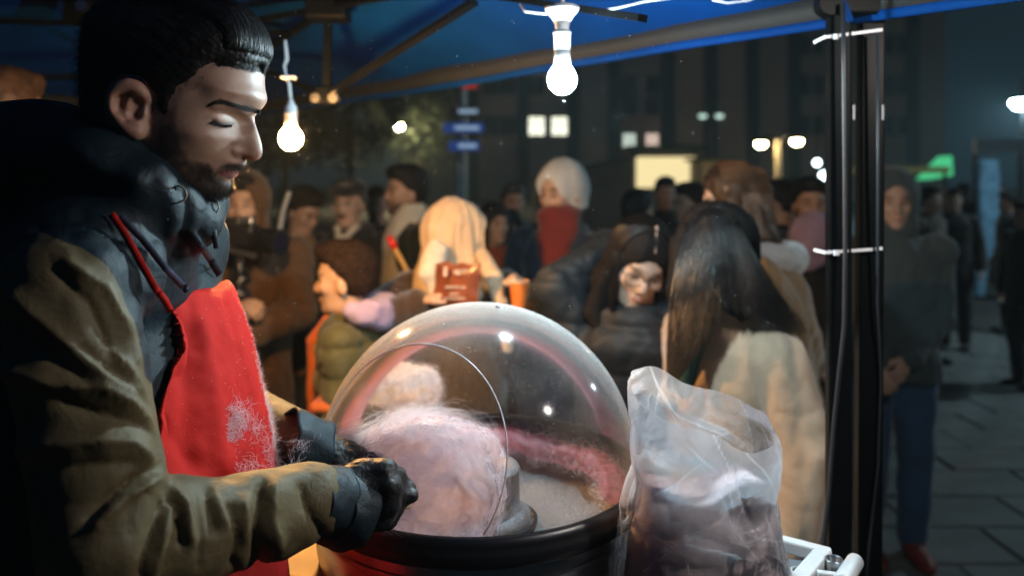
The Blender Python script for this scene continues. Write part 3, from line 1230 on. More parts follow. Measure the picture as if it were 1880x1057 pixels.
# polished rim of the opening
ring = []
for a in np.linspace(0, 2 * PI, 200):
    p = DC + RS * (math.cos(th0) * on + math.sin(th0) * (math.cos(a) * t1 + math.sin(a) * t2))
    ring.append(p)
ring = np.array(ring)
up_ = ring[:, 2] > ZR + .003
k0 = int(np.argmax(~up_)) if (~up_).any() else 0
ring = np.roll(ring[:-1], -k0, 0)
ring = ring[ring[:, 2] > ZR + .003]
m_edge = M('acrylic_edge', (.75, .75, .78), .15, var=.02)
e = MB()
e.tube(list(ring), .0012, 8)
e.build('opening_edge', m_edge, dome, smooth=True)
kb = DC + RS * np.array([.13, -.05, .985])
k = MB()
k.lathe([(.006, -.002), (.006, .003), (.003, .006), (.001, .0065)], kb, 14)
k.build('dome_knob', m_edge, dome, smooth=True)


# ------------------------------------------------------------ spun sugar
def floss_mat(name, c0, c1, scale=14, clear=.22):
    """loose spun sugar: light passes in and out of its thin outer layers"""
    m = bpy.data.materials.new(name)
    m.use_nodes = True
    N, L = m.node_tree.nodes, m.node_tree.links
    N.clear()
    tc = N.new('ShaderNodeTexCoord')
    n1 = N.new('ShaderNodeTexNoise')
    n1.inputs['Scale'].default_value = scale
    n1.inputs['Detail'].default_value = 6
    n1.inputs['Distortion'].default_value = 1.2
    L.new(tc.outputs['Object'], n1.inputs['Vector'])
    mc = N.new('ShaderNodeMix')
    mc.data_type = 'RGBA'
    mc.inputs['A'].default_value = (*c0, 1)
    mc.inputs['B'].default_value = (*c1, 1)
    L.new(n1.outputs[0], mc.inputs['Factor'])
    df = N.new('ShaderNodeBsdfDiffuse')
    tl = N.new('ShaderNodeBsdfTranslucent')
    tr = N.new('ShaderNodeBsdfTransparent')
    L.new(mc.outputs['Result'], df.inputs[0])
    L.new(mc.outputs['Result'], tl.inputs[0])
    m1 = N.new('ShaderNodeMixShader')
    m1.inputs[0].default_value = .68
    L.new(df.outputs[0], m1.inputs[1])
    L.new(tl.outputs[0], m1.inputs[2])
    n2 = N.new('ShaderNodeTexNoise')
    n2.inputs['Scale'].default_value = 26
    n2.inputs['Detail'].default_value = 3
    n2.inputs['Distortion'].default_value = 2.0
    L.new(tc.outputs['Object'], n2.inputs['Vector'])
    lw = N.new('ShaderNodeLayerWeight')
    lw.inputs[0].default_value = .5
    mr = N.new('ShaderNodeMapRange')
    mr.inputs[1].default_value, mr.inputs[2].default_value = .3, .7
    mr.inputs[3].default_value, mr.inputs[4].default_value = clear - .18, clear + .18
    L.new(n2.outputs[0], mr.inputs[0])
    ml = N.new('ShaderNodeMath')
    ml.operation = 'MULTIPLY_ADD'
    ml.use_clamp = True
    ml.inputs[1].default_value = .6
    L.new(lw.outputs['Facing'], ml.inputs[0])
    L.new(mr.outputs[0], ml.inputs[2])
    m2 = N.new('ShaderNodeMixShader')
    L.new(ml.outputs[0], m2.inputs[0])
    L.new(m1.outputs[0], m2.inputs[1])
    L.new(tr.outputs[0], m2.inputs[2])
    bp = N.new('ShaderNodeBump')
    o = N.new('ShaderNodeOutputMaterial')
    L.new(m2.outputs[0], o.inputs[0])
    return m


def shells(V, F, mat, parent, fr=(.86, .70, .5)):
    """looser layers inside a floss body"""
    c = V.mean(0)
    for i, k in enumerate(fr):
        W_ = c + (V - c) * k
        W_ = W_ + fbm(W_, 40, 2, i * 3.1)[:, None] * .004
        mesh_obj('inner_floss', W_, F, mat, parent)


def fuzz(name, V, Fq, n, length, mat, parent, r=.00022, swirl=.6, seed=1, lift=.35):
    """fine sugar threads lying over and standing off a floss body"""
    g = np.random.default_rng(seed)
    Nn = vnormals(V, Fq)
    i = g.integers(0, len(V), n)
    p, nn = V[i], Nn[i]
    t = np.cross(nn, g.normal(size=(n, 3)))
    t /= np.linalg.norm(t, axis=1)[:, None] + 1e-9
    b = np.cross(nn, t)
    L_ = g.uniform(.4, 1.0, n)[:, None] * length
    k = 7
    out = []
    cur = g.uniform(-swirl, swirl, n)[:, None]
    for s in np.linspace(0, 1, k):
        a = cur * s * 3
        out.append(p + (t * np.sin(a + .001) / (cur * 3 + .0017) * 1.0 + b * (1 - np.cos(a)) / (cur * 3 + .0017)) * L_ + nn * L_ * lift * math.sin(s * PI * .8) - nn * .001)
    return strands(name, np.stack(out, 1), r, r * .5, mat, parent)


m_fl_white = floss_mat('floss_pinkwhite', (.95, .76, .83), (.96, .88, .93))
m_fl_pink = floss_mat('floss_pink', (.80, .20, .30), (.90, .58, .66), 22, .05)
m_thread = M('sugar_thread', (.88, .78, .83), .6, var=.05)
m_threadp = M('sugar_thread_pink', (.80, .42, .52), .6, var=.1)
cz = P(798, 885, 1.15)
fz = U(ell(P(790, 900, 1.15), (.082, .076, .068)), (ell(P(752, 882, 1.13), (.055, .055, .054)), .09), (ell(P(846, 900, 1.15), (.030, .045, .054)), .08), (ell(P(812, 838, 1.23), (.088, .075, .034)), .10),
      (ell(P(730, 925, 1.10), (.045, .04, .035)), .05), (ell(P(826, 955, 1.11), (.050, .05, .03)), .04), (ell(P(705, 850, 1.14), (.035, .04, .03)), .04), (ell(P(790, 930, 1.08), (.08, .05, .03)), .05))
V, F = surface(fz, cz - (.24, .22, .16), cz + (.24, .22, .16), .004)
Nn = vnormals(V, F)
V = V + Nn * (fbm(V, 22, 2) * .0065 + fbm(V, 70, 2) * .0012)[:, None]
V = V[:]
rr = np.hypot(V[:, 0] - BC[0], V[:, 1] - BC[1])
low = V[:, 2] < ZR + .012
sc = np.where(low & (rr > .244), .244 / np.maximum(rr, 1e-6), 1)
V[:, 0] = BC[0] + (V[:, 0] - BC[0]) * sc
V[:, 1] = BC[1] + (V[:, 1] - BC[1]) * sc
V[:, 2] = np.maximum(V[:, 2], ZR - .088)
floss = mesh_obj('candyfloss', V, F, m_fl_white)
floss.location = (0, 0, 0)
tag(floss, 'big fluffy pinkish white mass of candyfloss being gathered inside the pan', 'candyfloss', 'spun sugar in the machine')
shells(V, F, floss_mat('floss_inner', (.95, .76, .83), (.96, .88, .93), 14, .6), floss, (.84, .6))
fuzz('threads', V, F, 2600, .045, m_thread, floss, .00013, seed=3, lift=.16, swirl=.25)
fuzz('pink_threads', V, F, 400, .04, m_threadp, floss, .00013, seed=4, lift=.1)

# spun ring along the far wall of the pan
angs = np.radians(np.linspace(-8, 128, 60))
pts = [BC + (.222 * math.cos(a), .222 * math.sin(a), ZR - .036 + .006 * math.sin(a * 5)) for a in angs]
rads = [.020 + .010 * math.sin(i * .37) ** 2 for i in range(60)]
fz = chain(pts[::3] + [pts[-1]], [r_ * .75 for r_ in rads[::3]] + [.012])
V, F = surface(fz, BC + (-.29, -.1, ZR - .08), BC + (.29, .29, ZR + .07), .004)
V = V + vnormals(V, F) * (fbm(V, 26, 2) * .0045)[:, None]
rr = np.hypot(V[:, 0] - BC[0], V[:, 1] - BC[1])
sc = np.minimum(1, .2535 / rr)
V[:, 0] = BC[0] + (V[:, 0] - BC[0]) * sc
V[:, 1] = BC[1] + (V[:, 1] - BC[1]) * sc
rg = mesh_obj('candyfloss', V, F, m_fl_pink)
tag(rg, 'deep pink ring of spun sugar clinging to the far wall of the pan', 'candyfloss', 'spun sugar in the machine')
fuzz('threads', V, F, 900, .03, m_threadp, rg, .00013, seed=5, lift=.4)
fuzz('white_threads', V[V[:, 2] > ZR - .004] if False else V, F, 900, .03, m_thread, rg, .00013, seed=6, lift=.6)

# wisps stretched between floss and rim
g = np.random.default_rng(11)
n = 500
a = P(720, 800, 1.25) + g.normal(size=(n, 3)) * (.03, .03, .006)
b = P(800, 772, 1.36) + g.normal(size=(n, 3)) * (.035, .03, .010)
tt = np.linspace(0, 1, 9)
w = np.stack([a * (1 - s) + b * s + g.normal(size=(n, 3)) * .004 + A3((0, 0, .02)) * math.sin(s * PI) for s in tt], 1)
n2 = 260
a2 = P(600, 812, 1.15) + g.normal(size=(n2, 3)) * (.012, .02, .006)
b2 = P(690, 800, 1.22) + g.normal(size=(n2, 3)) * (.03, .03, .012)
w2 = np.stack([a2 * (1 - s) + b2 * s + g.normal(size=(n2, 3)) * .003 for s in tt], 1)
n3 = 24
a3 = P(745, 972, 1.02) + g.normal(size=(n3, 3)) * (.02, .008, .004)
b3 = P(735, 1010, 1.00) + g.normal(size=(n3, 3)) * (.025, .008, .008)
w3 = np.stack([a3 * (1 - s) + b3 * s + g.normal(size=(n3, 3)) * .002 for s in tt], 1)
wo = strands('sugar_wisps', np.concatenate([w, w2]), .00016, .0001, m_thread)
tag(wo, 'loose wisps of sugar thread trailing over the pan rim', 'sugar threads', kind='stuff')

# finished floss on a stick, seen through the dome
c2 = P(738, 716, 1.62)
fz = U(ell(c2 + (0, 0, .010), (.055, .05, .040)), (ell(P(692, 716, 1.60), (.026, .03, .026)), .03), (ell(P(785, 712, 1.62), (.032, .035, .036)), .03), (ell(P(745, 742, 1.62), (.042, .04, .028)), .03))
V, F = surface(fz, c2 - .16, c2 + .16, .004)
V = V + vnormals(V, F) * (fbm(V, 30, 4) * .007)[:, None]
m_fl_w2 = floss_mat('floss_white', (.92, .82, .84), (.94, .90, .90), 14, .15)
cf2 = mesh_obj('candyfloss', V, F, m_fl_w2)
tag(cf2, 'white ball of candyfloss on a stick behind the clear dome', 'candyfloss')
shells(V, F, m_fl_w2, cf2, (.7,))
fuzz('threads', V, F, 1500, .03, m_thread, cf2, .00014, seed=8, lift=.3)
s = MB()
s.tube([c2 + (0, 0, .02), c2 + (.012, .01, -.20), c2 + (.02, .02, -.33)], .004, 8)
s.build('stick', M('bare_wood', (.55, .38, .2), .7), cf2)

# ------------------------------------------------------------ cart
cart = thing('stall_cart', 'white framed stall cart carrying the machine and the sugar bag', 'cart', (.1, 1.3, 0))
ang = -12
Rc = rotm(ang)


def C(x, y, z):
    q = Rc @ A3((x, y, 0))
    return A3((-.01 + q[0], 1.33 + q[1], z))


MB().box(C(0.0, 0.02, TABLE_Z - .02), (.84, .62, .036), Rc).build('table_top', m_white, cart, bevel=.006)
MB().box(C(0.0, 0.02, TABLE_Z - .30), (.80, .58, .52), Rc).build('cabinet', m_white, cart, bevel=.01)
MB().box(C(0.0, 0.02, .30), (.80, .58, .46), Rc).build('lower_cabinet', m_grey, cart, bevel=.01)
for sx in (-1, 1):
    for sy in (-1, 1):
        c = C(.34 * sx, .22 * sy + .02, .045)
        wv = MB()
        wv.tube([c + (0, -.014, 0), c + (0, .014, 0)], .045, 20)
        wv.build('wheel', m_black, cart)
# frame rails at the right-hand end
A_, B_ = P(1425, 994, 1.19), P(1515, 1019, 1.165)
Cc = P(1462, 1075, 1.06)
MB().bar(A_, B_ + (.008, -.002, 0), .020, .020).build('rail', m_white, cart, bevel=.003)
MB().bar(B_ + (0, .004, .001), Cc, .024, .020).build('rail', m_white, cart, bevel=.003)
pl = MB()
q0, q1, q2, q3 = P(1400, 995, 1.18), P(1506, 1022, 1.16), P(1452, 1080, 1.06), P(1340, 1060, 1.08)
for q in (q0, q1, q2, q3):
    q[2] = B_[2] - .008
pl.add([q0, q1, q2, q3] + [q - (0, 0, .004) for q in (q0, q1, q2, q3)], [(0, 1, 2, 3), (7, 6, 5, 4), (0, 4, 5, 1), (1, 5, 6, 2), (2, 6, 7, 3), (3, 7, 4, 0)])
pl.build('grey_tray', m_grey, cart)
hcn = P(1466, 1023, 1.125)
hcn[2] = B_[2] - .0035
hh = MB()
hh.lathe([(.009, -.001), (.0125, .0), (.0125, .0015), (.0095, .002)], hcn, 28)
hh.build('hole_collar', m_white, cart, smooth=True)
hh = MB()
hh.lathe([(.0001, -.0002), (.0094, -.0002), (.0094, -.0012), (.0001, -.0012)], hcn, 28)
hh.build('hole', m_black, cart)
rd = P(1543, 1040, 1.11)
ro = MB()
ro.tube([P(1570, 1030, 1.16), P(1545, 1070, 1.04)], .0125, 16)
ro.build('push_handle', m_white, cart, bevel=.003, smooth=True)
MB().bar(P(1500, 1053, 1.09), P(1555, 1060, 1.09), .011, .011).build('cross_rod', m_white, cart, bevel=.003)
cu = P(1531, 1035, 1.13)
cup = MB()
cup.lathe([(.0085, -.03), (.0115, .008), (.0125, .009), (.0132, .008), (.0105, -.03)], cu, 24)
cupo = cup.build('steel_cup', m_steel, smooth=True)
tag(cupo, 'small open steel cup standing between the white rails of the cart', 'cup')
# cream board lying on the table at the left
q = P(592, 1024, 1.235)
cbx = MB().box((q[0], q[1], TABLE_Z + .012), (.10, .16, .022), rotm(-20)).build('cream_board', m_cream, bevel=.004)
tag(cbx, 'cream coloured board on the cart left of the steel drum', 'board')
# power cord to floor, wooden board behind drum

# ------------------------------------------------------------ bag of sugar
bag_c = P(1285, 1057, 1.07)
bag_c[2] = 0


def bag_shell(nv, nu, z0, ztop, rx, ry, wob, cxs, seed, rim):
    v = np.linspace(0, 1, nv)
    u = np.linspace(0, 2 * PI, nu, endpoint=False)
    VV, UU = np.meshgrid(v, u, indexing='ij')
    top = ztop + rim(UU)
    z = z0 + (top - z0) * VV
    a = np.interp(VV, *rx)
    b = np.interp(VV, *ry)
    cx_ = np.interp(VV, *cxs)
    X = np.stack([bag_c[0] + cx_ + a * np.sign(np.cos(UU)) * np.abs(np.cos(UU)) ** .85, bag_c[1] + b * np.sin(UU), z], -1)
    return X, VV, UU


zb, zt = TABLE_Z, 1.380
s_ = 1.07 / FPX


def rim(u):
    # mouth: high on the left and at the back, dipping towards the front right
    return -.034 * np.cos(u) + .026 * np.sin(u) + .007 * np.sin(3 * u + .6) + .003 * np.sin(7 * u)


X, VV, UU = bag_shell(120, 240, zb, zt, ([0, .1, .35, .55, .66, .8, .92, 1], [.126, .131, .121, .107, .101, .104, .106, .098]),
                      ([0, .1, .35, .55, .66, .8, .92, 1], [.075, .08, .082, .080, .066, .060, .060, .054]), None, ([0, .5, .66, 1], [.006, .0, .002, .0]), 0, rim)
Vb = X.reshape(-1, 3)
v1, u1 = VV.ravel(), UU.ravel()
idx = np.arange(120 * 240).reshape(120, 240)
Fb = np.stack([idx[:-1], np.roll(idx, -1, 1)[:-1], np.roll(idx, -1, 1)[1:], idx[1:]], -1).reshape(-1, 4)
Nn = vnormals(Vb, Fb)


def crumple(V, s, off):
    """sharp-edged facets like crinkled film"""
    return np.abs(noise(V, s, off)) * 2 - .45 + (np.abs(noise(V, s * 2.3, off + 9)) * 2 - .45) * .45


amp = np.interp(v1, [0, .3, .5, .6, .75, 1], [.0012, .0020, .0030, .0070, .0085, .0080])
gb = np.random.default_rng(77)
# broad billows, then folds gathered at the neck, then a few straight hard creases
Vb = Vb + Nn * (amp * 1.1 * fbm(Vb * (1, 1, .55), 11, 2, 4.))[:, None]
Vb = Vb + Nn * (-.005 * np.exp(-((v1 - .66) / .06) ** 2) + .006 * np.exp(-((v1 - .60) / .12) ** 2) * (np.abs(np.sin(u1 * 6 + 1.5 * np.sin(u1 * 2) + v1 * 3)) - .4))[:, None]
cr_ = np.zeros(len(Vb))
for _ in range(70):
    c0 = A3((gb.uniform(0, 2 * PI), gb.uniform(.28, 1.0)))
    an_ = gb.uniform(0, PI)
    du, dv = ((u1 - c0[0] + PI) % (2 * PI) - PI) * .105, (v1 - c0[1]) * .30
    al, ac = du * math.cos(an_) + dv * math.sin(an_), -du * math.sin(an_) + dv * math.cos(an_)
    L_ = gb.uniform(.015, .05)
    h_ = gb.uniform(-1, 1)
    prof = np.exp(-(al / L_) ** 2) * np.maximum(1 - np.abs(ac) / gb.uniform(.006, .014), 0)
    Vb = Vb + Nn * (prof * h_ * .0042)[:, None]
    cr_ = np.maximum(cr_, np.exp(-(al / L_) ** 2) * np.exp(-(ac / .0014) ** 2))
m_bag = clear_plastic('bag_film', tint=(.93, .95, .97), milk='milk', rough=.08, dust_lo=.30, dust_hi=.80, dust_col=(.86, .86, .90), fscale=30, speck=.02, bump=.40, bscale=36, gloss=1.0, edge=.12)
bag = mesh_obj('sugar_bag', Vb, Fb, m_bag, attrs={'milk': np.interp(v1, [0, .45, .62, .75, 1], [.10, .16, .80, .95, .70]) + cr_ * 1.0})
tag(bag, 'open crumpled clear plastic bag half full of pinkish sugar on the cart', 'bag')
# its sugar
nv, nu = 60, 160
v = np.linspace(0, 1, nv)
u = np.linspace(0, 2 * PI, nu, endpoint=False)
VV, UU = np.meshgrid(v, u, indexing='ij')
zs = zb + .003 + .195 * np.minimum(VV / .75, 1)
frac = np.where(VV > .75, 1 - (VV - .75) / .25, 1)
a = np.interp((zs - zb) / (zt - zb), [0, .1, .35, .55, .66], [.122, .127, .117, .103, .094]) * frac * .90
b = np.interp((zs - zb) / (zt - zb), [0, .1, .35, .55, .66], [.070, .075, .077, .074, .060]) * frac * .70
X = np.stack([bag_c[0] + .004 + a * np.sign(np.cos(UU)) * np.abs(np.cos(UU)) ** .85, bag_c[1] + b * np.sin(UU), zs], -1).reshape(-1, 3)
X[:, 2] += np.where(VV.ravel() > .70, .012 * np.sin(2.2 * X[:, 0] * 20) + .008 * (1 - frac.ravel()), 0) + np.where(VV.ravel() > .7, .004 * np.clip((X[:, 0] - bag_c[0]) / .1, -1, 1), 0)
idx = np.arange(nv * nu).reshape(nv, nu)
Fs = np.stack([idx[:-1], np.roll(idx, -1, 1)[:-1], np.roll(idx, -1, 1)[1:], idx[1:]], -1).reshape(-1, 4)
X += vnormals(X, Fs) * (.0018 * crumple(X, 30, 4))[:, None]
m_sugar = M('pink_sugar', (.80, .62, .63), .85, var=.12, vscale=700, bump=.5, bscale=900)
tag(mesh_obj('sugar', X, Fs, m_sugar), 'dusky pink granulated sugar filling the lower half of the clear bag', 'sugar')

# sugar dust drifting in the air round the stall
g = np.random.default_rng(21)
n = 420
d_ = g.uniform(.75, 2.3, n)
px = np.where(g.uniform(size=n) < .55, g.normal(560, 170, n), g.normal(1030, 260, n))
py = g.uniform(20, 640, n)
c = np.stack([P(px[i], py[i], d_[i]) for i in range(n)])
r = g.uniform(.00025, .0007, n)[:, None, None]
o6 = np.array([(1, 0, 0), (-1, 0, 0), (0, 1, 0), (0, -1, 0), (0, 0, 1), (0, 0, -1)], float)
V = (c[:, None, :] + o6[None] * r).reshape(-1, 3)
f8 = np.array([(0, 2, 4), (2, 1, 4), (1, 3, 4), (3, 0, 4), (2, 0, 5), (1, 2, 5), (3, 1, 5), (0, 3, 5)])
F = (np.arange(n)[:, None, None] * 6 + f8[None]).reshape(-1, 3)
tag(mesh_obj('sugar_dust', V, F, m_thread, smooth=False), 'tiny sugar flecks drifting in the air under the tent', 'dust', kind='stuff')
# ============================================================ THE SELLER
HD = 0.95                                   # distance of the head's middle plane
PXM = HD / FPX                              # metres per pixel there

OUT = [(478, 118), (480.5, 128), (480.5, 140), (480.3, 154), (482, 164), (484.5, 173), (485.2, 182), (483, 190), (477, 199), (470, 206), (466.5, 211), (466, 216), (468, 225), (471, 235), (474, 244), (477, 254),
       (480, 265), (481.8, 275), (481.3, 283), (478.5, 289), (473, 294), (466, 296.3), (459, 295.3), (453, 292.5), (450, 292), (450.5, 297), (451.5, 303), (449, 308.5), (444, 312.5), (440, 314), (437, 315.5), (436.5, 318),
       (434.5, 322), (430, 326.5), (424.5, 328.5), (421.5, 331), (421.5, 334.5), (424, 340), (424, 346), (420, 351.5), (413, 357), (404, 361), (394, 364), (380, 367), (362, 372), (347, 382), (338, 402), (332, 440), (327, 480),
       (195, 480), (186, 420), (181, 350), (176, 280), (170, 230), (168, 190), (169, 130), (176, 82), (191, 48), (216, 27), (250, 15), (300, 11), (350, 17), (395, 33), (432, 57), (460, 86)]
HOUT = [(485, 121), (488.5, 108), (489, 92), (486, 74), (478, 52), (462, 29), (440, 12), (410, 0), (370, -10), (320, -15), (262, -13), (218, -2), (192, 15), (173, 46), (164, 90), (161, 140), (163, 190), (167, 225), (176, 262), (200, 300), (330, 330), (420, 250), (470, 160)]

CTRL = [  # photo px, px, half width in mm, edge rounding in px
    (300, 110, 75, 115), (200, 110, 73, 115), (250, 200, 72, 100), (330, 60, 73, 115), (400, 80, 67, 90), (440, 110, 61, 72), (438, 150, 57, 60), (462, 172, 52, 50), (400, 150, 66, 70), (360, 170, 69, 80), (300, 170, 73, 100),
    (452, 196, 33, 34), (468, 196, 24, 22), (430, 196, 46, 40), (405, 196, 56, 50),
    (430, 222, 21, 22), (420, 222, 32, 26), (405, 222, 44, 36), (385, 218, 55, 46), (355, 215, 66, 60), (310, 230, 71, 80), (457, 218, 9, 11), (446, 222, 12, 14),
    (467, 240, 8, 10), (457, 240, 10.5, 12), (446, 240, 15, 16), (434, 246, 24, 22), (417, 252, 38, 30), (395, 256, 51, 40), (370, 260, 60, 50), (335, 262, 66, 60),
    (474, 265, 9, 12), (462, 265, 12, 14), (450, 268, 15.5, 16), (438, 270, 19, 18), (426, 276, 26, 22), (414, 280, 34, 28), (396, 285, 44, 36), (370, 290, 52, 44),
    (472, 284, 10, 13), (458, 287, 13, 14), (446, 290, 15, 14),
    (444, 303, 13, 15), (430, 303, 21, 22), (414, 303, 28, 28), (393, 305, 37, 36), (360, 310, 48, 46),
    (430, 319, 13, 14), (417, 320, 20, 18), (403, 320, 27, 24), (388, 322, 34, 32), (412, 343, 16, 24), (400, 346, 23, 28), (380, 342, 33, 36), (350, 345, 43, 44), (310, 325, 55, 60), (275, 290, 63, 70),
    (300, 400, 55, 70), (255, 430, 58, 70), (230, 350, 60, 75), (210, 270, 66, 85), (270, 470, 60, 70)]


def mp(px, py, wmm):
    """photo pixel of a point wmm in front of the middle plane -> its pixel on the middle plane"""
    k = (HD - wmm / 1000.0) / HD
    return CX + (px - CX) * k, HZ + (py - HZ) * k


GX0, GY0, GST = 110.0, -60.0, 0.75
gxs = np.arange(GX0, 525, GST)
gys = np.arange(GY0, 500, GST)
GXX, GYY = np.meshgrid(gxs, gys, indexing='ij')
GP = np.stack([GXX.ravel(), GYY.ravel()], 1)


def poly_sd(Q, poly):
    """signed distance to a closed polygon, positive inside"""
    poly = A3(poly)
    d2 = np.full(len(Q), 1e18)
    ins = np.zeros(len(Q), bool)
    for i in range(len(poly)):
        a, b = poly[i], poly[(i + 1) % len(poly)]
        ab = b - a
        t = np.clip(((Q - a) @ ab) / (ab @ ab + 1e-12), 0, 1)
        d2 = np.minimum(d2, ((Q - a - t[:, None] * ab) ** 2).sum(1))
        c = (a[1] > Q[:, 1]) != (b[1] > Q[:, 1])
        ins ^= c & (Q[:, 0] < (b[0] - a[0]) * (Q[:, 1] - a[1]) / (b[1] - a[1] + 1e-12) + a[0])
    return np.sqrt(d2) * np.where(ins, 1, -1)


def smooth_poly(poly, n=2):
    p = A3(poly)
    for _ in range(n):
        q = np.roll(p, -1, 0)
        p = np.stack([p * .75 + q * .25, p * .25 + q * .75], 1).reshape(-1, 2)
    return p


def rbf(pts, vals, Q):
    pts = A3(pts)

    def phi(r2):
        return .5 * r2 * np.log(r2 + 1e-9)
    n = len(pts)
    K = phi(((pts[:, None] - pts[None]) ** 2).sum(2)) + np.eye(n) * 60
    Pm = np.concatenate([np.ones((n, 1)), pts], 1)
    Am = np.block([[K, Pm], [Pm.T, np.zeros((3, 3))]])
    sol = np.linalg.solve(Am, np.concatenate([A3(vals), np.zeros((3, vals.shape[1]))]))
    out = np.zeros((len(Q), vals.shape[1]))
    for i in range(0, len(Q), 60000):
        q = Q[i:i + 60000]
        out[i:i + 60000] = phi(((q[:, None] - pts[None]) ** 2).sum(2)) @ sol[:n] + np.concatenate([np.ones((len(q), 1)), q], 1) @ sol[n:]
    return out


cpts = [mp(x, y, w) for x, y, w, r in CTRL]
cval = A3([(w, r) for x, y, w, r in CTRL])
WR = rbf(cpts, cval, GP)
Wg = np.clip(WR[:, 0], 5, 78)
Rg = np.clip(WR[:, 1], 7, 118)
Wg = Wg + 0.0
Dg = poly_sd(GP, smooth_poly(OUT, 1))


def seg_d(Q, pl):
    pl = A3(pl)
    d2 = np.full(len(Q), 1e18)
    for i in range(len(pl) - 1):
        a, b = pl[i], pl[i + 1]
        ab = b - a
        t = np.clip(((Q - a) @ ab) / (ab @ ab + 1e-12), 0, 1)
        d2 = np.minimum(d2, ((Q - a - t[:, None] * ab) ** 2).sum(1))
    return np.sqrt(d2)


def dab(x, y, wmm, amp, sx, sy, rot=0):
    cx_, cy_ = mp(x, y, wmm)
    c, s = math.cos(math.radians(rot)), math.sin(math.radians(rot))
    dx, dy = GP[:, 0] - cx_, GP[:, 1] - cy_
    return amp * np.exp(-((dx * c + dy * s) / sx) ** 2 - ((-dx * s + dy * c) / sy) ** 2)


def line(pl, amp, wd):
    q = [mp(x, y, w) for x, y, w in pl]
    return amp * np.exp(-(seg_d(GP, q) / wd) ** 2)


det = np.zeros(len(GP))
det += line([(398, 199, 55), (425, 195, 47), (452, 200, 33), (466, 203, 20)], 3.5, 8)
det += dab(432, 210, 26, -6.0, 11, 9)
det += dab(405, 206, 46, -4.0, 17, 6)
det += dab(411, 220, 40, 3.4, 13, 8.5)
det += line([(394, 216, 50), (408, 209, 42), (422, 212, 31), (429, 218, 24)], -1.3, 2.2)
det += line([(392, 222, 50), (402, 228, 44), (414, 230, 36), (426, 228, 26)], -2.2, 2.6)
det += line([(394, 232, 49), (408, 238, 42), (424, 236, 30)], 0.9, 4)
det += dab(437, 280, 20, 4.5, 9, 8)
det += line([(427, 266, 25), (422, 275, 28), (422, 284, 28), (428, 292, 25)], -3.2, 3.6)
det += dab(453, 292, 13, -5, 6, 2.6, 8)
det += dab(440, 292, 16, 1.2, 5, 4)
det += line([(420, 288, 30), (408, 300, 32), (397, 312, 36)], -1.0, 6)
det += line([(436, 318, 8), (424, 318, 17), (408, 318, 25), (397, 321, 30)], -2.6, 1.8)
det += line([(434, 314.5, 9), (420, 313.5, 19), (405, 315, 26)], 1.6, 3.2)
det += line([(430, 323, 12), (418, 323.5, 19), (407, 322, 25)], 2.6, 3.6)
det += dab(412, 332, 20, -2.0, 14, 4, 0)
det += dab(365, 248, 62, 3.0, 26, 14)
det += dab(372, 170, 66, -3.0, 24, 20)
det += dab(395, 322, 33, -1.2, 6, 6)
shape2 = GXX.shape


def bil(G, px, py):
    G = G.reshape(shape2)
    x = np.clip((px - GX0) / GST, 0, shape2[0] - 1.001)
    y = np.clip((py - GY0) / GST, 0, shape2[1] - 1.001)
    i, j = x.astype(int), y.astype(int)
    fx, fy = x - i, y - j
    return G[i, j] * (1 - fx) * (1 - fy) + G[i + 1, j] * fx * (1 - fy) + G[i, j + 1] * (1 - fx) * fy + G[i + 1, j + 1] * fx * fy


Wd = np.maximum(Wg + det * np.clip(Dg / 6, 0, 1), 4)


def mid_px(Q):
    return CX + Q[:, 0] / PXM, HZ - (Q[:, 2] - CAMZ) / PXM


def relief(Dm, Wm, Rm):
    def f(Q):
        px, py = mid_px(Q)
        D, W, R = bil(Dm, px, py), bil(Wm, px, py) / 1000, bil(Rm, px, py)
        e = np.maximum(R - D, 0) / R
        g = e ** 2 + ((Q[:, 1] - HD) / W) ** 2
        return (np.sqrt(g) - 1) * np.minimum(W, R * PXM) * .8
    return f


f_head0 = relief(Dg, Wd, Rg)
# the ear
ED = HD - .078


def ear(side):
    def E(px, py, w):
        p = P(px, py, HD - w / 1000.)
        if side > 0:
            p[1] = 2 * HD - p[1]
        return p
    hel = [(266, 184, 76), (262, 172, 82), (250, 161, 86), (234, 157, 89), (218, 162, 91), (207, 175, 92), (205, 190, 91), (211, 208, 89), (222, 224, 86), (236, 237, 82), (250, 243, 78), (256, 238, 76)]
    rr = [.0036, .0042, .0046, .0046, .0044, .0040, .0038, .0038, .0042, .0055, .0062, .005]
    h = chain([E(*p) for p in hel], rr)
    bowl = chain([E(248, 180, 76), E(226, 185, 80), E(230, 212, 78), E(244, 230, 76)], [.011, .012, .011, .008])
    anti = chain([E(246, 172, 80), E(230, 180, 85), E(225, 192, 86), (E(228, 206, 85)), E(236, 217, 83)], [.003, .0042, .005, .005, .004])
    antr = chain([E(238, 219, 83), E(247, 220, 82), E(252, 226, 80)], [.004, .0048, .004])
    trag = cap(E(259, 200, 78), E(259, 211, 79), .0045, .0048)
    root = chain([E(262, 186, 70), E(256, 236, 70)], [.008, .007])
    body = U(bowl, (h, .004), (anti, .004), (antr, .004), (trag, .004), (root, .01))
    hole = chain([E(250, 195, 86), E(246, 208, 86)], [.0085, .0085])
    hole2 = chain([E(240, 174, 92), E(220, 183, 94), E(219, 200, 93), E(231, 219, 89)], [.0026, .0034, .0030, .0026])
    return cut(cut(body, hole, .005), hole2, .003)


f_head = U(f_head0, (ear(-1), .004), (ear(1), .004))
HB0, HB1 = P(140, 470, HD) - (0, .110, 0), P(500, -30, HD) + (0, .110, 0)
Vh, Fh = surface(f_head, HB0, HB1, .0017, 2.2)
Vh = relax(Vh, Fh, 2, .5)

SKIN = A3((.37, .225, .16))
mx_, my_ = mid_px(Vh)
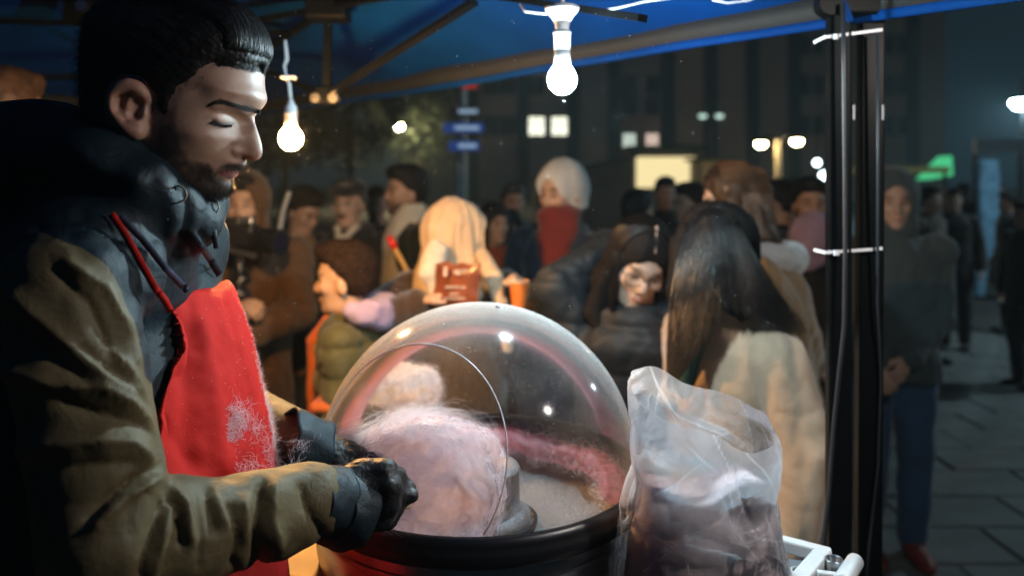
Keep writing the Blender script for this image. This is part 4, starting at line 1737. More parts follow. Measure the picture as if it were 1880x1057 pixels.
# albedo map: stubble, lips, redder ear and nose
BEARD = [(mp(*p)) for p in ((455, 296, 12), (430, 298, 22), (408, 302, 30), (392, 314, 37), (384, 300, 42), (350, 296, 55), (330, 262, 66), (322, 200, 70), (298, 200, 72), (290, 260, 68), (270, 330, 60), (300, 385, 50), (380, 372, 25), (430, 350, 5), (430, 326, 8), (408, 331, 24), (398, 326, 31), (394, 318, 34), (404, 311, 27), (430, 311, 16), (440, 313, 8), (462, 303, 4))]
LIPS = [(mp(*p)) for p in ((440, 313, 5), (424, 311.5, 18), (405, 314, 27), (398, 319, 30), (406, 324, 26), (422, 329, 17), (436, 324, 6))]
bd = np.clip(poly_sd(np.stack([mx_, my_], 1), BEARD) / 9 + .35, 0, 1)
lp = np.clip(poly_sd(np.stack([mx_, my_], 1), LIPS) / 2 + .5, 0, 1)
dens = bd * np.clip(.48 + .40 * np.clip((mx_ - 330) / 80, 0, 1) + .25 * noise(Vh, 120), 0, 1)
colr = SKIN[None] * (1 - .70 * dens[:, None]) + A3((.03, .026, .024)) * (.70 * dens[:, None])
colr = colr * (1 - lp[:, None]) + A3((.36, .15, .135)) * lp[:, None]
red = np.exp(-(((mx_ - 470) / 22) ** 2 + ((my_ - 280) / 16) ** 2)) * .5 + (np.abs(Vh[:, 1] - HD) > .079) * .6
colr = colr * (1 - red[:, None] * A3((0, .22, .22)))
colr *= (1 + .06 * fbm(Vh, 160, 3))[:, None]
# lash line and lid crease
ll = np.exp(-(seg_d(np.stack([mx_, my_], 1), [mp(*p) for p in ((393, 221.5, 51), (402, 226.5, 46), (414, 228.5, 37), (426, 227, 27))]) / 2.3) ** 2)
colr = colr * (1 - .85 * ll[:, None])
m_skin = M('seller_skin', (1, 1, 1), .48, var=.05, vscale=60, bump=.12, bscale=620, attr='Col', sss=.18, spec=.4)
hp = P(215, 600, 1.0)
seller = thing('person', 'dark haired bearded man in a red apron and black gloves gathering candyfloss', 'person', (-.50, 1.0, 0))
body = mesh_obj('body', Vh, Fh, m_skin, seller, attrs={'Col': colr})

# ---- hair: a dense cap that follows the skull, with combed strands on top
Dh = poly_sd(GP, smooth_poly(HOUT, 2))
HREG = [(500, 60), (495, 121)] + [mp(*p) for p in ((478, 122, 18), (462, 123, 40), (446, 122, 55), (425, 118, 62), (408, 115, 66), (388, 120, 69), (372, 136, 70), (367, 153, 70), (350, 160, 71), (334, 164, 72), (321, 184, 74), (318, 210, 74), (318, 232, 74), (296, 236, 76), (284, 232, 78), (276, 200, 79), (270, 170, 80), (256, 150, 80), (240, 142, 80), (214, 143, 80), (194, 160, 80), (188, 190, 80), (196, 225, 78), (208, 250, 76), (200, 275, 70), (180, 262, 40))] + [(160, 240), (100, 150), (130, -50), (400, -60)]
Dr = poly_sd(GP, smooth_poly(HREG, 1))
thick = np.interp(GP[:, 1], [-20, 60, 130, 220], [9, 7, 4, 2.0]) * np.clip(Dr / 26 + .15, 0, 1)
f_hr = relief(Dh, Wd + thick, np.clip(Rg, 40, 118))


def f_hair(Q):
    px, py = mid_px(Q)
    return smax(f_hr(Q), -bil(Dr, px, py) * PXM, .012)


Va, Fa = surface(f_hair, P(140, 320, HD) - (0, .1, 0), P(505, -50, HD) + (0, .1, 0), .0022, 2.2)
Na = vnormals(Va, Fa)
Va = Va + Na * (np.abs(noise(Va * (1, 1, 1) @ rotm(0, 35, 0) * (.25, 1.6, 1.6), 160)) * .0016)[:, None]
m_hair = M('black_hair', (.008, .007, .007), .5, var=.2, bump=.5, bscale=160, spec=.3, stretch=(.25, 1, 1))
hair = mesh_obj('hair', Va, Fa, m_hair, seller)
# combed strands
hp_ = smooth_poly(HOUT, 2)
i0 = int(np.argmin(((hp_ - A3((488, 118))) ** 2).sum(1)))
i1 = int(np.argmin(((hp_ - A3((235, -8))) ** 2).sum(1)))
arc = hp_[i0:i1 + 1] if i1 > i0 else np.concatenate([hp_[i0:], hp_[:i1 + 1]])
sl = np.concatenate([[0], np.cumsum(np.linalg.norm(np.diff(arc, axis=0), axis=1))])
g = np.random.default_rng(5)
n = 2600
k = 12
lat = g.uniform(-1, 1, n)
lat = np.sign(lat) * np.abs(lat) ** .8 * .064
s0_ = g.uniform(0, 1, n) ** 1.6 * sl[-1] * .62
ln = g.uniform(.28, .5, n) * sl[-1]
tt = np.linspace(0, 1, k)
S = np.clip(s0_[:, None] + ln[:, None] * tt[None], 0, sl[-1])
ax_ = np.interp(S, sl, arc[:, 0])
ay_ = np.interp(S, sl, arc[:, 1])
tx = np.interp(S + 2, sl, arc[:, 0]) - np.interp(S - 2, sl, arc[:, 0])
ty = np.interp(S + 2, sl, arc[:, 1]) - np.interp(S - 2, sl, arc[:, 1])
tl = np.hypot(tx, ty) + 1e-9
nx_, ny_ = -ty / tl, tx / tl                      # inward normal (checked below)
cen = A3((330, 90))
sg = np.sign((cen[0] - ax_) * nx_ + (cen[1] - ay_) * ny_)
nx_, ny_ = nx_ * sg, ny_ * sg
wv = .07 + .006
Rr = 78.0
drift = lat[:, None] * (1 + .10 * tt[None] * np.sign(lat[:, None]) * 0) + g.normal(size=(n, 1)) * .006 * tt[None]
ins = Rr * (1 - np.sqrt(np.maximum(1 - (drift / wv) ** 2, .02)))
lift = -2.0 - 3.5 * np.exp(-((tt[None] - .35) / .3) ** 2) * g.uniform(0, 1, (n, 1)) + 7 * (tt[None] > .9) + 10 * np.exp(-S / 9) + g.normal(size=(n, 1)) * 1.0
X = ax_ + nx_ * (ins + lift)
Y = ay_ + ny_ * (ins + lift)
pp = np.stack([(X - CX) * PXM, HD + drift, CAMZ + (HZ - Y) * PXM], -1)
m_strand = M('black_hair_strand', (.010, .009, .008), .5, var=.2, spec=.35)
m_short = M('black_short_hair', (.008, .007, .007), .8, var=.2, spec=.1)
strands('hair_strands', pp, .00042, .00015, m_strand, hair)
# short hair on the side of the head and flyaways
idx_ = g.integers(0, len(Va), 5000)
pv, nv_ = Va[idx_], Na[idx_]
dirn = A3((-.55, 0, -.75)) + g.normal(size=(5000, 3)) * .25
pth = np.stack([pv + nv_ * (.0006 + .0022 * math.sin(s * 2.2)) + dirn * .010 * s for s in np.linspace(0, 1, 5)], 1)
strands('short_hair', pth, .00018, .00006, m_short, hair)


def on_head(px, py, w):
    """surface point of the near side under a photo pixel"""
    mxp, myp = mp(px, py, w)
    a, b, c = bil(Dg, np.array([mxp]), np.array([myp]))[0], bil(Wd, np.array([mxp]), np.array([myp]))[0], bil(Rg, np.array([mxp]), np.array([myp]))[0]
    e = max(c - a, 0) / c
    y = b / 1000 * math.sqrt(max(1 - e * e, 0))
    return A3(((mxp - CX) * PXM, HD - y, CAMZ + (HZ - myp) * PXM))


def mirror(p):
    q = np.array(p)
    q[..., 1] = 2 * HD - q[..., 1]
    return q


# faded edge of the haircut at temple and sideburn
_hd = bil(Dr, *mid_px(Vh))
_pr = np.where((_hd < 4) & (_hd > -13) & (mid_px(Vh)[0] > 300), np.exp(-((_hd + 1) / 7) ** 2), 0) * (np.abs(Vh[:, 1] - HD) < .079)
_ix = g.choice(len(Vh), 2200, p=_pr / _pr.sum())
_nv = vnormals(Vh, Fh)[_ix]
_dr = A3((-.6, 0, .25)) + g.normal(size=(2200, 3)) * .3
strands('fade_hair', np.stack([Vh[_ix] + _nv * (.0001 + .0005 * s_) + _dr * .0035 * s_ for s_ in (0, .5, 1)], 1), .00006, .00003, m_short, hair)
# eyebrows, lashes, beard
def on_head_v(q, lift):
    """(n,3) photo px, px, half width -> points just off the near side of the face"""
    k_ = (HD - q[:, 2] / 1000) / HD
    mxp, myp = CX + (q[:, 0] - CX) * k_, HZ + (q[:, 1] - HZ) * k_
    a, b, c = bil(Dg, mxp, myp), bil(Wd, mxp, myp), bil(Rg, mxp, myp)
    e = np.clip((c - a) / c, 0, 1)
    y = b / 1000 * np.sqrt(1 - e * e) + lift
    return np.stack([(mxp - CX) * PXM, HD - y, CAMZ + (HZ - myp) * PXM], 1)


br_ = A3([(383, 196, 59), (398, 189, 55), (412, 188, 51), (428, 192, 46), (446, 198, 37), (460, 203, 27), (469, 206, 18)])
wdt = [1.6, 4.4, 6, 6, 5.6, 4.8, 3.2]
n = 850
s = g.uniform(0, 5.98, n)
ii = np.arange(7)
ww = np.interp(s, ii, wdt)
o = g.normal(size=n) * .5
ln = g.uniform(6, 13, n)
pts5 = []
for t_ in (0, .25, .5, .75, 1):
    s2 = np.clip(s - ln * t_ / 15.0 * np.where(s > 4.9, .3, 1), 0, 6)
    q = np.stack([np.interp(s2, ii, br_[:, j]) for j in range(3)], 1)
    q[:, 1] += o * np.interp(s2, ii, wdt) * .9 * (1 - .35 * t_) + g.normal(size=n) * .25 - np.where(s > 4.6, ln * t_ * .45, 0)
    pts5.append(on_head_v(q, -.0004 + .0013 * math.sin(t_ * 2.6)))
ps = np.stack(pts5, 1)
m_brow = M('brow_hair', (.022, .015, .011), .7, var=.3)
strands('eyebrow', ps, .00013, .00005, m_brow, body)
strands('eyebrow', mirror(ps), .00013, .00005, m_brow, body)
# fine hairs rising from the front hairline into the quiff
n = 500
q = np.stack([g.uniform(395, 476, n), np.zeros(n), np.zeros(n)], 1)
q[:, 1] = np.interp(q[:, 0], [395, 408, 446, 480], [119, 118, 125, 126]) + g.normal(size=n) * 2.2
q[:, 2] = np.interp(q[:, 0], [395, 408, 446, 480], [67, 64, 54, 15])
d_x, d_y = g.uniform(-2, 9, n), g.uniform(10, 22, n)
ps = np.stack([on_head_v(q + np.stack([d_x * t_, -d_y * t_, 0 * d_x], 1), -.0003 + .0065 * t_) for t_ in (0, .33, .66, 1)], 1)
strands('hairline_hair', ps, .00022, .00010, m_strand, hair)
strands('hairline_hair', mirror(ps), .00022, .00010, m_strand, hair)
ps = []
for i in range(170):
    s = g.uniform(0, 1)
    q = A3((392, 222, 51)) * (1 - s) + A3((425, 228.5, 29)) * s
    q[1] += 3.5 * math.sin(s * PI)
    p0 = on_head(*q) + A3((0, -.0012, 0))
    dr = A3((.15 - .5 * (s < .35), -.75, -.75)) + g.normal(size=3) * .12
    ps.append(np.stack([p0 + dr * t_ * .0075 + A3((0, 0, .0022)) * t_ * t_ for t_ in (0, .33, .66, 1)]))
ps = np.array(ps)
strands('eyelash', ps, .00026, .00007, m_short, body)
strands('eyelash', mirror(ps), .00026, .00007, m_short, body)
Nh = vnormals(Vh, Fh)
wgt = np.clip(bd - lp * 2, 0, 1) * (np.abs(Vh[:, 1] - HD) < .0785)
front = np.clip((mx_ - 300) / 110, .15, 1)
pr = wgt * front ** 2.6
pr /= pr.sum()
idx_ = g.choice(len(Vh), 5200, p=pr)
pv, nv_ = Vh[idx_], Nh[idx_]
dirn = A3((.25, 0, -.9)) + nv_ * .55 + g.normal(size=(len(idx_), 3)) * .28
Lb = g.uniform(.0025, .0060, len(idx_))[:, None]
pth = np.stack([pv - nv_ * .0004 + dirn * Lb * s - A3((0, 0, .0012)) * s * s for s in (0, .33, .66, 1)], 1)
m_beard = M('beard_hair', (.016, .013, .011), .4, var=.3)
strands('beard', pth, .00011, .00005, m_beard, body)

# ------------------------------------------------------------ jacket
NAVY = A3((.020, .040, .060))
_tz = [.90, 1.18, 1.331, 1.397, 1.4665, 1.504, 1.563, 1.584, 1.6136, 1.66]
_tf = A3([-.265, -.285, -.313, -.336, -.356, -.373, -.402, -.412, -.432, -.47])
_tb = A3([-.69, -.69, -.68, -.68, -.68, -.68, -.68, -.68, -.67, -.63])
f_torso = loft(_tz, (_tf + _tb) / 2, [1.0] * 10, (_tf - _tb) / 2, [.185, .185, .185, .187, .190, .190, .185, .18, .165, .11], 2.6)
_ft0 = f_torso
_RT = rotm(-20)
_PV = A3((-.53, 1.0, 0))
f_torso = lambda Q: _ft0((Q + (.036, 0, 0) - _PV) @ _RT + _PV)


def far(p):
    q = np.array(p, float)
    q[1] = 2.0 - q[1]
    return q


SH, EL, WR_ = P(128, 525, .80), P(198, 985, .755), P(562, 924, .905)
f_sh = U(f_torso, (ell(P(150, 505, .845), (.085, .075, .075)), .06), (ell(far(P(150, 505, .845)) - (.07, 0, .0), (.085, .075, .075)), .06), (cap(P(225, 440, .97), P(140, 470, .86), .055, .06), .05), (cap(P(225, 440, .97), far(P(140, 470, .86)), .055, .06), .05))
ring_ = [(P(364, 408, .95), .020), (P(312, 378, .905), .027), (P(255, 346, .876), .038), (P(190, 308, .880), .048), (P(112, 290, .95), .056)]
rpts = [p for p, r in ring_] + [mirror(p) for p, r in ring_[-2::-1]]
rrad = [r for p, r in ring_] + [r for p, r in ring_[-2::-1]]
f_collar = U(chain(rpts, rrad), (ell(P(48, 292, .97), (.095, .115, .072)), .04), (cap(P(215, 470, .96), P(262, 392, .95), .10, .075), .05))
arm_pts = [SH, P(150, 700, .79), EL, P(330, 982, .80), P(455, 950, .855), WR_]
f_arm = chain(arm_pts, [.062, .060, .061, .057, .049, .044])
SH2, EL2, WR2 = far(SH) - (.09, 0, 0), np.array([-.56, 1.27, 1.35]), P(560, 822, 1.11)
f_arm2 = chain([SH2, (SH2 + EL2) / 2, EL2, (EL2 + WR2) / 2, WR2], [.062, .060, .062, .054, .045])
f_body_j = U(f_sh, (f_collar, .02))
f_jacket = U(f_body_j, (f_arm, .014), (f_arm2, .014))
Vj, Fj = surface(f_jacket, (-.78, .66, 1.02), (-.13, 1.36, 1.84), .0036, 2.0)
Nj = vnormals(Vj, Fj)
FOLDS = [  # polyline px, height mm, width px (ridges +, grooves -)
    ([(8, 673), (104, 706), (186, 712), (242, 751), (281, 790)], 7, 16), ([(120, 738), (199, 762), (242, 779), (284, 803)], -6, 14),
    ([(52, 825), (151, 812), (233, 814), (266, 842)], 6, 18), ([(296, 853), (242, 881), (194, 920), (165, 952)], -9, 11), ([(300, 872), (228, 914), (176, 962)], 8, 14),
    ([(302, 896), (326, 933), (333, 993)], -7, 8), ([(315, 893), (345, 925), (352, 990)], 5, 10), ([(298, 925), (277, 989), (255, 1054)], -7, 9), ([(314, 930), (298, 990), (280, 1054)], 5, 11),
    ([(380, 896), (398, 967)], -6, 9), ([(395, 892), (416, 960)], 4, 10), ([(425, 925), (441, 989), (430, 1040)], -6, 9), ([(450, 925), (455, 990)], 4, 11),
    ([(480, 885), (472, 989), (475, 1045)], -9, 12), ([(505, 890), (500, 960), (510, 1000)], 5, 16), ([(556, 890), (566, 930), (590, 980)], -6, 9), ([(360, 905), (372, 980), (366, 1040)], -3, 8),
    ([(34, 542), (115, 622), (190, 691), (235, 720)], 6, 16), ([(20, 585), (95, 655), (160, 700)], -5, 14), ([(126, 484), (190, 525), (228, 594), (246, 660)], 5, 13), ([(105, 500), (165, 560), (205, 650)], -5, 13),
    ([(150, 640), (215, 690), (262, 745)], -4, 9), ([(95, 860), (170, 850), (240, 850)], -4, 12), ([(200, 640), (240, 690), (270, 735)], 4, 8)]
FOLDJ = [  # yoke, collar and chest
    ([(330, 330), (345, 380), (338, 430), (320, 470)], -5, 9), ([(300, 340), (318, 400), (300, 450)], 4, 14), ([(225, 250), (290, 300), (345, 345)], 3, 10), ([(70, 420), (150, 400), (230, 430), (300, 450)], -7, 16),
    ([(160, 450), (215, 480), (260, 540), (280, 620)], 4, 14), ([(205, 440), (260, 480), (300, 520)], -4, 12), ([(345, 425), (375, 470), (405, 520)], 4, 8), ([(330, 430), (356, 470), (392, 525)], -4, 6), ([(366, 425), (392, 465), (418, 512)], -3, 6),
    ([(260, 560), (290, 640), (285, 740)], -4, 14), ([(100, 240), (170, 300), (250, 330)], 4, 18), ([(40, 330), (130, 345), (220, 350)], -5, 20)]
vx, vy = to_px(Vj)
px2 = np.stack([vx, vy], 1)
da, dt = f_arm(Vj), f_body_j(Vj)
near_arm = da < dt
da2 = f_arm2(Vj)
face_cam = np.clip(-Nj[:, 1] * 2.0 + .3, 0, 1)
disp = np.zeros(len(Vj))
for pl, a, wd in FOLDS:
    disp += np.where(near_arm, 1.6 * a / 1000 * np.exp(-(seg_d(px2, pl) / wd) ** 1.05), 0) * face_cam
for pl, a, wd in FOLDJ:
    disp += np.where(~near_arm & (Vj[:, 1] < 1.0), a / 1000 * np.exp(-(seg_d(px2, pl) / wd) ** 2), 0) * face_cam
disp += (fbm(Vj * (1, 1, .6), 16, 3) * .0042 + np.abs(noise(Vj, 30, 5.5)) * .0025) * np.where(near_arm, 1, .6)
disp *= np.where((~near_arm) & (Vj[:, 2] < 1.575) & (Vj[:, 0] > -.50), .2, 1)
Vj = Vj + Nj * disp[:, None]
SEAM = [(-40, 405), (40, 418), (85, 430), (150, 452), (195, 488), (224, 540), (240, 605), (262, 690), (330, 760)]
seam_poly = SEAM + [(600, 760), (800, 900), (800, 1300), (-400, 1300), (-400, 405)]
sd_ = poly_sd(px2, seam_poly)
olive = np.maximum(np.where(near_arm, np.clip(sd_ / 6, -1, 1), -1), np.where(da2 < dt - .003, 1, -1))
olive = np.where(near_arm, np.minimum(olive, np.clip((dt - da) / .004, -1, 1)), olive)


def jacket_mat():
    m = M('jacket_shell', (1, 1, 1), .55, var=.10, vscale=14, bump=.25, bscale=900, wr=.16, wscale=42, spec=.25, attr='dummy')
    N, L = m.node_tree.nodes, m.node_tree.links
    at = next(n for n in N if n.type == 'ATTRIBUTE')
    at.attribute_name = 'olive'
    cr = N.new('ShaderNodeMix')
    cr.data_type = 'RGBA'
    mr = N.new('ShaderNodeMapRange')
    mr.inputs[1].default_value, mr.inputs[2].default_value = -.1, .1
    L.new(at.outputs['Fac'], mr.inputs[0])
    cr.inputs['A'].default_value = (.006, .015, .021, 1)
    cr.inputs['B'].default_value = (.120, .092, .045, 1)
    L.new(mr.outputs[0], cr.inputs['Factor'])
    vm = next(n for n in N if n.type == 'VECT_MATH')
    L.new(cr.outputs['Result'], vm.inputs[0])
    return m


m_jacket = jacket_mat()
jacket = mesh_obj('jacket', Vj, Fj, m_jacket, seller, attrs={'olive': olive})
from mathutils.bvhtree import BVHTree
_bvh = BVHTree.FromPolygons([tuple(v) for v in Vj], [tuple(int(i) for i in q) for q in Fj])


def hit_mesh(px, py):
    d_ = P(px, py, 1.0) - A3((0, 0, CAMZ))
    loc_, nrm_, i_, t_ = _bvh.ray_cast(Vector((0, 0, CAMZ)), Vector(d_))
    return None if loc_ is None else A3(loc_)
m_navy = M('navy_shell', (.010, .021, .029), .55, var=.12, bump=.2, bscale=500, wr=.15, wscale=40, spec=.3)


def hit(f, px, py, d0=.55, d1=1.6):
    """first point of a shape under a photo pixel"""
    d = d0
    for _ in range(120):
        p = P(px, py, d)
        v = float(f(p[None])[0])
        if v < .0006:
            return p
        d += max(v * .6, .0008)
        if d > d1:
            return None
    return p


def ribbon(name, pl, wpx, f, mat, parent, off=.004, n=40, th=.0014):
    pl = A3(pl)
    sl_ = np.concatenate([[0], np.cumsum(np.linalg.norm(np.diff(pl, axis=0), axis=1))])
    vs = []
    for s in np.linspace(0, sl_[-1], n):
        x, y = np.interp(s, sl_, pl[:, 0]), np.interp(s, sl_, pl[:, 1])
        e = 2.0
        tx_, ty_ = np.interp(s + e, sl_, pl[:, 0]) - np.interp(s - e, sl_, pl[:, 0]), np.interp(s + e, sl_, pl[:, 1]) - np.interp(s - e, sl_, pl[:, 1])
        L_ = math.hypot(tx_, ty_)
        ux, uy = -ty_ / L_, tx_ / L_
        row = []
        for o in (-.5, .5):
            p = hit_mesh(x + ux * wpx * o, y + uy * wpx * o)
            row.append(p)
        vs.append(row)
    last = None
    rows = []
    for a, b in vs:
        a, b = (a if a is not None else b), (b if b is not None else a)
        if a is None:
            a, b = last
        last = (a, b)
        rows.append([a, b])
    rows = np.array(rows)
    # the webbing bridges the small folds beneath it
    y_ = np.minimum(rows[:, 0, 1], rows[:, 1, 1])
    yp = np.pad(y_, 4, mode='edge')
    ym = np.min([yp[i:i + len(y_)] for i in range(9)], 0)
    yp = np.pad(ym, 4, mode='edge')
    ym = np.mean([yp[i:i + len(y_)] for i in range(9)], 0)
    for j_ in (0, 1):
        k_ = (ym / rows[:, j_, 1])[:, None]
        rows[:, j_] = (rows[:, j_] - A3((0, 0, CAMZ))) * k_ + A3((0, 0, CAMZ))
    V = []
    for a, b in rows:
        V += [a + (0, -off, off * .3), b + (0, -off, off * .3), b + (0, -off + th, 0), a + (0, -off + th, 0)]
    F = [(i * 4 + j, i * 4 + (j + 1) % 4, i * 4 + 4 + (j + 1) % 4, i * 4 + 4 + j) for i in range(n - 1) for j in range(4)]
    return mesh_obj(name, np.array(V), np.array(F), mat, parent, smooth=False)


# apron
m_apron = M('red_cotton', (.50, .012, .007), .8, var=.12, vscale=8, bump=.3, bscale=1100, wr=.12, wscale=18, spec=.2)
AB = A3([(300, 545), (313, 590), (319, 640), (306, 690), (287, 740), (279, 800), (284, 850), (295, 900), (305, 980), (312, 1080)])
ad_ = .845
_AP = np.array([hit(lambda Q: f_torso(Q) - .015, x, y, .6, 1.3) for x, y in AB])
abx, abz = _AP[:, 0], _AP[:, 2]
o_ = np.argsort(abz)
abx, abz = abx[o_], abz[o_]
tl_, tr_ = P(300, 545, .845), P(409, 521, 1.0)


def f_apron(Q):
    d = f_torso(Q) - .015
    xb = np.interp(Q[:, 2], abz, abx)
    d = smax(d, (xb - Q[:, 0]) * .8, .003)
    return smax(d, Q[:, 2] - 1.553 + .25 * np.maximum(Q[:, 0] + .42, 0), .003)


Vp, Fp = surface(f_apron, (-.60, .78, 1.00), (-.20, 1.22, 1.62), .0036, 1.8)
Vp = relax(Vp, Fp, 5, .5)
Np = vnormals(Vp, Fp)
ax2, ay2 = to_px(Vp)
ap2 = np.stack([ax2, ay2], 1)
dsp = fbm(Vp * (1, 1, .35), 14, 2) * .0034 + fbm(Vp, 45, 2, 3.) * .0010
for pl, a, wd in (([(330, 600), (345, 720), (350, 860)], -6, 20), ([(370, 600), (395, 720), (410, 860)], 6, 18), ([(420, 560), (432, 660), (455, 760)], -3, 12), ([(420, 560), (455, 700), (485, 840)], -2.0, 5), ([(300, 560), (360, 548), (410, 536)], -1.2, 4),
                  ([(308, 550), (326, 600), (330, 650), (318, 700)], -1.2, 3), ([(345, 560), (360, 640)], -2.5, 12), ([(470, 760), (440, 820), (400, 870)], 3, 18), ([(300, 780), (350, 840), (420, 880)], -3, 18)):
    dsp += a / 1000 * np.exp(-(seg_d(ap2, pl) / wd) ** 2)
Vp = Vp + Np * dsp[:, None]
apron = mesh_obj('apron', Vp, Fp, m_apron, seller)
ribbon('apron_strap', [(208, 394), (232, 430), (262, 484), (288, 530), (304, 549), (316, 572)], 14, f_jacket, m_apron, apron, .004)
ribbon('blue_strap', [(222, 398), (262, 438), (305, 492), (346, 534)], 13, f_jacket, M('navy_webbing', (.008, .022, .06), .6, bump=.4, bscale=800), jacket, .003)
# zip placket, drawcord loop and toggle
ribbon('zip_placket', [(352, 428), (378, 462), (402, 500), (412, 518)], 14, f_jacket, m_navy, jacket, .003)
m_cord = M('drawcord', (.32, .28, .20), .6)
e = MB()
q0 = hit(f_jacket, 321, 345)
q0 = q0 if q0 is not None else P(321, 345, .87)
e.tube([q0 + (0, -.003, 0)] + [P(*p, q0[1] - o) for p, o in (((330, 341), .008), ((340, 348), .012), ((343, 358), .013), ((338, 368), .011), ((325, 373), .007), ((304, 373), .002))], .0011, 8)
e.build('drawcord', m_cord, jacket, smooth=True)
e = MB()
for c in (q0, P(303, 373, q0[1] - .001)):
    e.tube([c + (0, -.004, .0), c + (0, .003, 0)], .0036, 12)
e.build('eyelet', m_navy, jacket)
e = MB()
e.tube([P(393, 364, .945), P(400, 372, .943), (P(402, 382, .942)), P(397, 392, .943), P(389, 396, .945)], .0010, 8)
e.build('drawcord', m_cord, jacket, smooth=True)
e = MB()
e.tube([P(387, 390, .943), P(390, 405, .942), P(393, 430, .942), P(397, 456, .943)], [.0030, .0034, .0036, .003], 8)
e.build('zip_pull', m_cable, jacket, smooth=True)

# sugar fluff caught on the apron
g = np.random.default_rng(31)


def apron_pt(px, py):
    p = hit(f_apron, px, py, .7, 1.3)
    return p


ps = []
base = {}
cl = [((440, 765), 15, 26, 210, 24), ((425, 795), 11, 16, 110, 18), ((468, 785), 18, 16, 60, 26), ((455, 855), 30, 14, 60, 28), ((496, 832), 12, 30, 120, 16), ((440, 690), 26, 40, 10, 7), ((484, 760), 7, 36, 22, 10)]
for (cx_, cy_), sx, sy, cnt, L_ in cl:
    for i in range(cnt):
        x, y = cx_ + g.normal() * sx * .6, cy_ + g.normal() * sy * .6
        a = g.uniform(0, 2 * PI)
        tw = g.normal() * .5
        path = []
        ok = True
        ll_ = L_ * g.uniform(.4, 1)
        for s in range(6):
            key = (int(x / 5), int(y / 5))
            if key not in base:
                base[key] = apron_pt(key[0] * 5 + 2.5, key[1] * 5 + 2.5)
            q = base[key]
            if q is None:
                ok = False
                break
            dd = q[1] - .004 - g.uniform(0, .0015)
            path.append(P(x, y, dd))
            x += math.cos(a) * ll_ / 5
            y += math.sin(a) * ll_ / 5
            a += tw + g.normal() * .25
        if ok:
            ps.append(np.stack(path))
tag(strands('sugar_threads', np.array(ps), .00013, .00009, m_thread, apron), kind='stuff')
# fuzz along the front edge of the apron
_vd = np.stack([Vp[:, 0], Vp[:, 1], Vp[:, 2] - CAMZ], 1)
_vd /= np.linalg.norm(_vd, axis=1)[:, None]
sel = np.where((Np[:, 0] > .3) & ((Np * _vd).sum(1) > -.22) & (ay2 < 885) & (ay2 > 530))[0]
pw = np.interp(ay2[sel], [530, 640, 760, 880], [.12, .3, .9, 1.0])
idx_ = g.choice(sel, 5200, p=pw / pw.sum())
pv, nv_ = Vp[idx_], Np[idx_]
ln_ = np.interp(to_px(pv)[1], [530, 700, 860], [.003, .006, .012])[:, None] * g.uniform(.4, 1, (len(idx_), 1))
rd = g.normal(size=(len(idx_), 3))
pth = np.stack([pv + nv_ * ln_ * s * .55 + rd * ln_ * .45 * s * s + A3((0, 0, -.2)) * ln_ * s for s in (0, .33, .66, 1)], 1)
tag(strands('sugar_fuzz', pth, .00018, .00010, m_thread, apron), kind='stuff')
# specks on cloth
sel = np.where((Np[:, 0] > .1) & (Np[:, 1] < .3))[0]
idx_ = g.choice(sel, 220)
c = Vp[idx_] + Np[idx_] * .0006
r = g.uniform(.0002, .0006, len(idx_))[:, None, None]
tag(strands('sugar_specks', np.stack([c, c + g.normal(size=c.shape) * .0010], 1), .0002, .00015, m_thread, apron), kind='stuff')

# ------------------------------------------------------------ cuffs and gloves
m_glove = M('black_nitrile', (.013, .014, .016), .5, var=.2, bump=.15, bscale=300, wr=.25, wscale=60, spec=.5)


def cuff(name, a, b, r0, r1, mat, parent, seed):
    a, b = A3(a), A3(b)
    ax = (b - a) / np.linalg.norm(b - a)
    s = np.cross(ax, (0, 0, 1))
    s /= np.linalg.norm(s)
    u = np.cross(s, ax)
    n, mm = 64, 14
    V = []
    for side in (0, 1):
        for i in range(mm):
            t = i / (mm - 1)
            for k_ in range(n):
                an = 2 * PI * k_ / n
                r_ = r0 + (r1 - r0) * t - side * .0035
                r_ *= 1 + .035 * math.sin(an * 3 + seed) + .02 * math.sin(an * 7 + t * 3 + seed)
                V.append(a + ax * np.linalg.norm(b - a) * t + (math.cos(an) * s + math.sin(an) * u) * r_)
    V = np.array(V)
    V += fbm(V, 30, 2, seed)[:, None] * .002
    idx = np.arange(2 * mm * n).reshape(2, mm, n)
    Fq = [np.stack([idx[0, :-1], np.roll(idx[0], -1, 1)[:-1], np.roll(idx[0], -1, 1)[1:], idx[0, 1:]], -1).reshape(-1, 4),
          np.stack([idx[1, :-1], idx[1, 1:], np.roll(idx[1], -1, 1)[1:], np.roll(idx[1], -1, 1)[:-1]], -1).reshape(-1, 4),
          np.stack([idx[0, -1], np.roll(idx[0, -1], -1), np.roll(idx[1, -1], -1), idx[1, -1]], -1),
          np.stack([idx[0, 0], idx[1, 0], np.roll(idx[1, 0], -1), np.roll(idx[0, 0], -1)], -1)]
    return mesh_obj(name, V, np.concatenate(Fq), mat, parent)


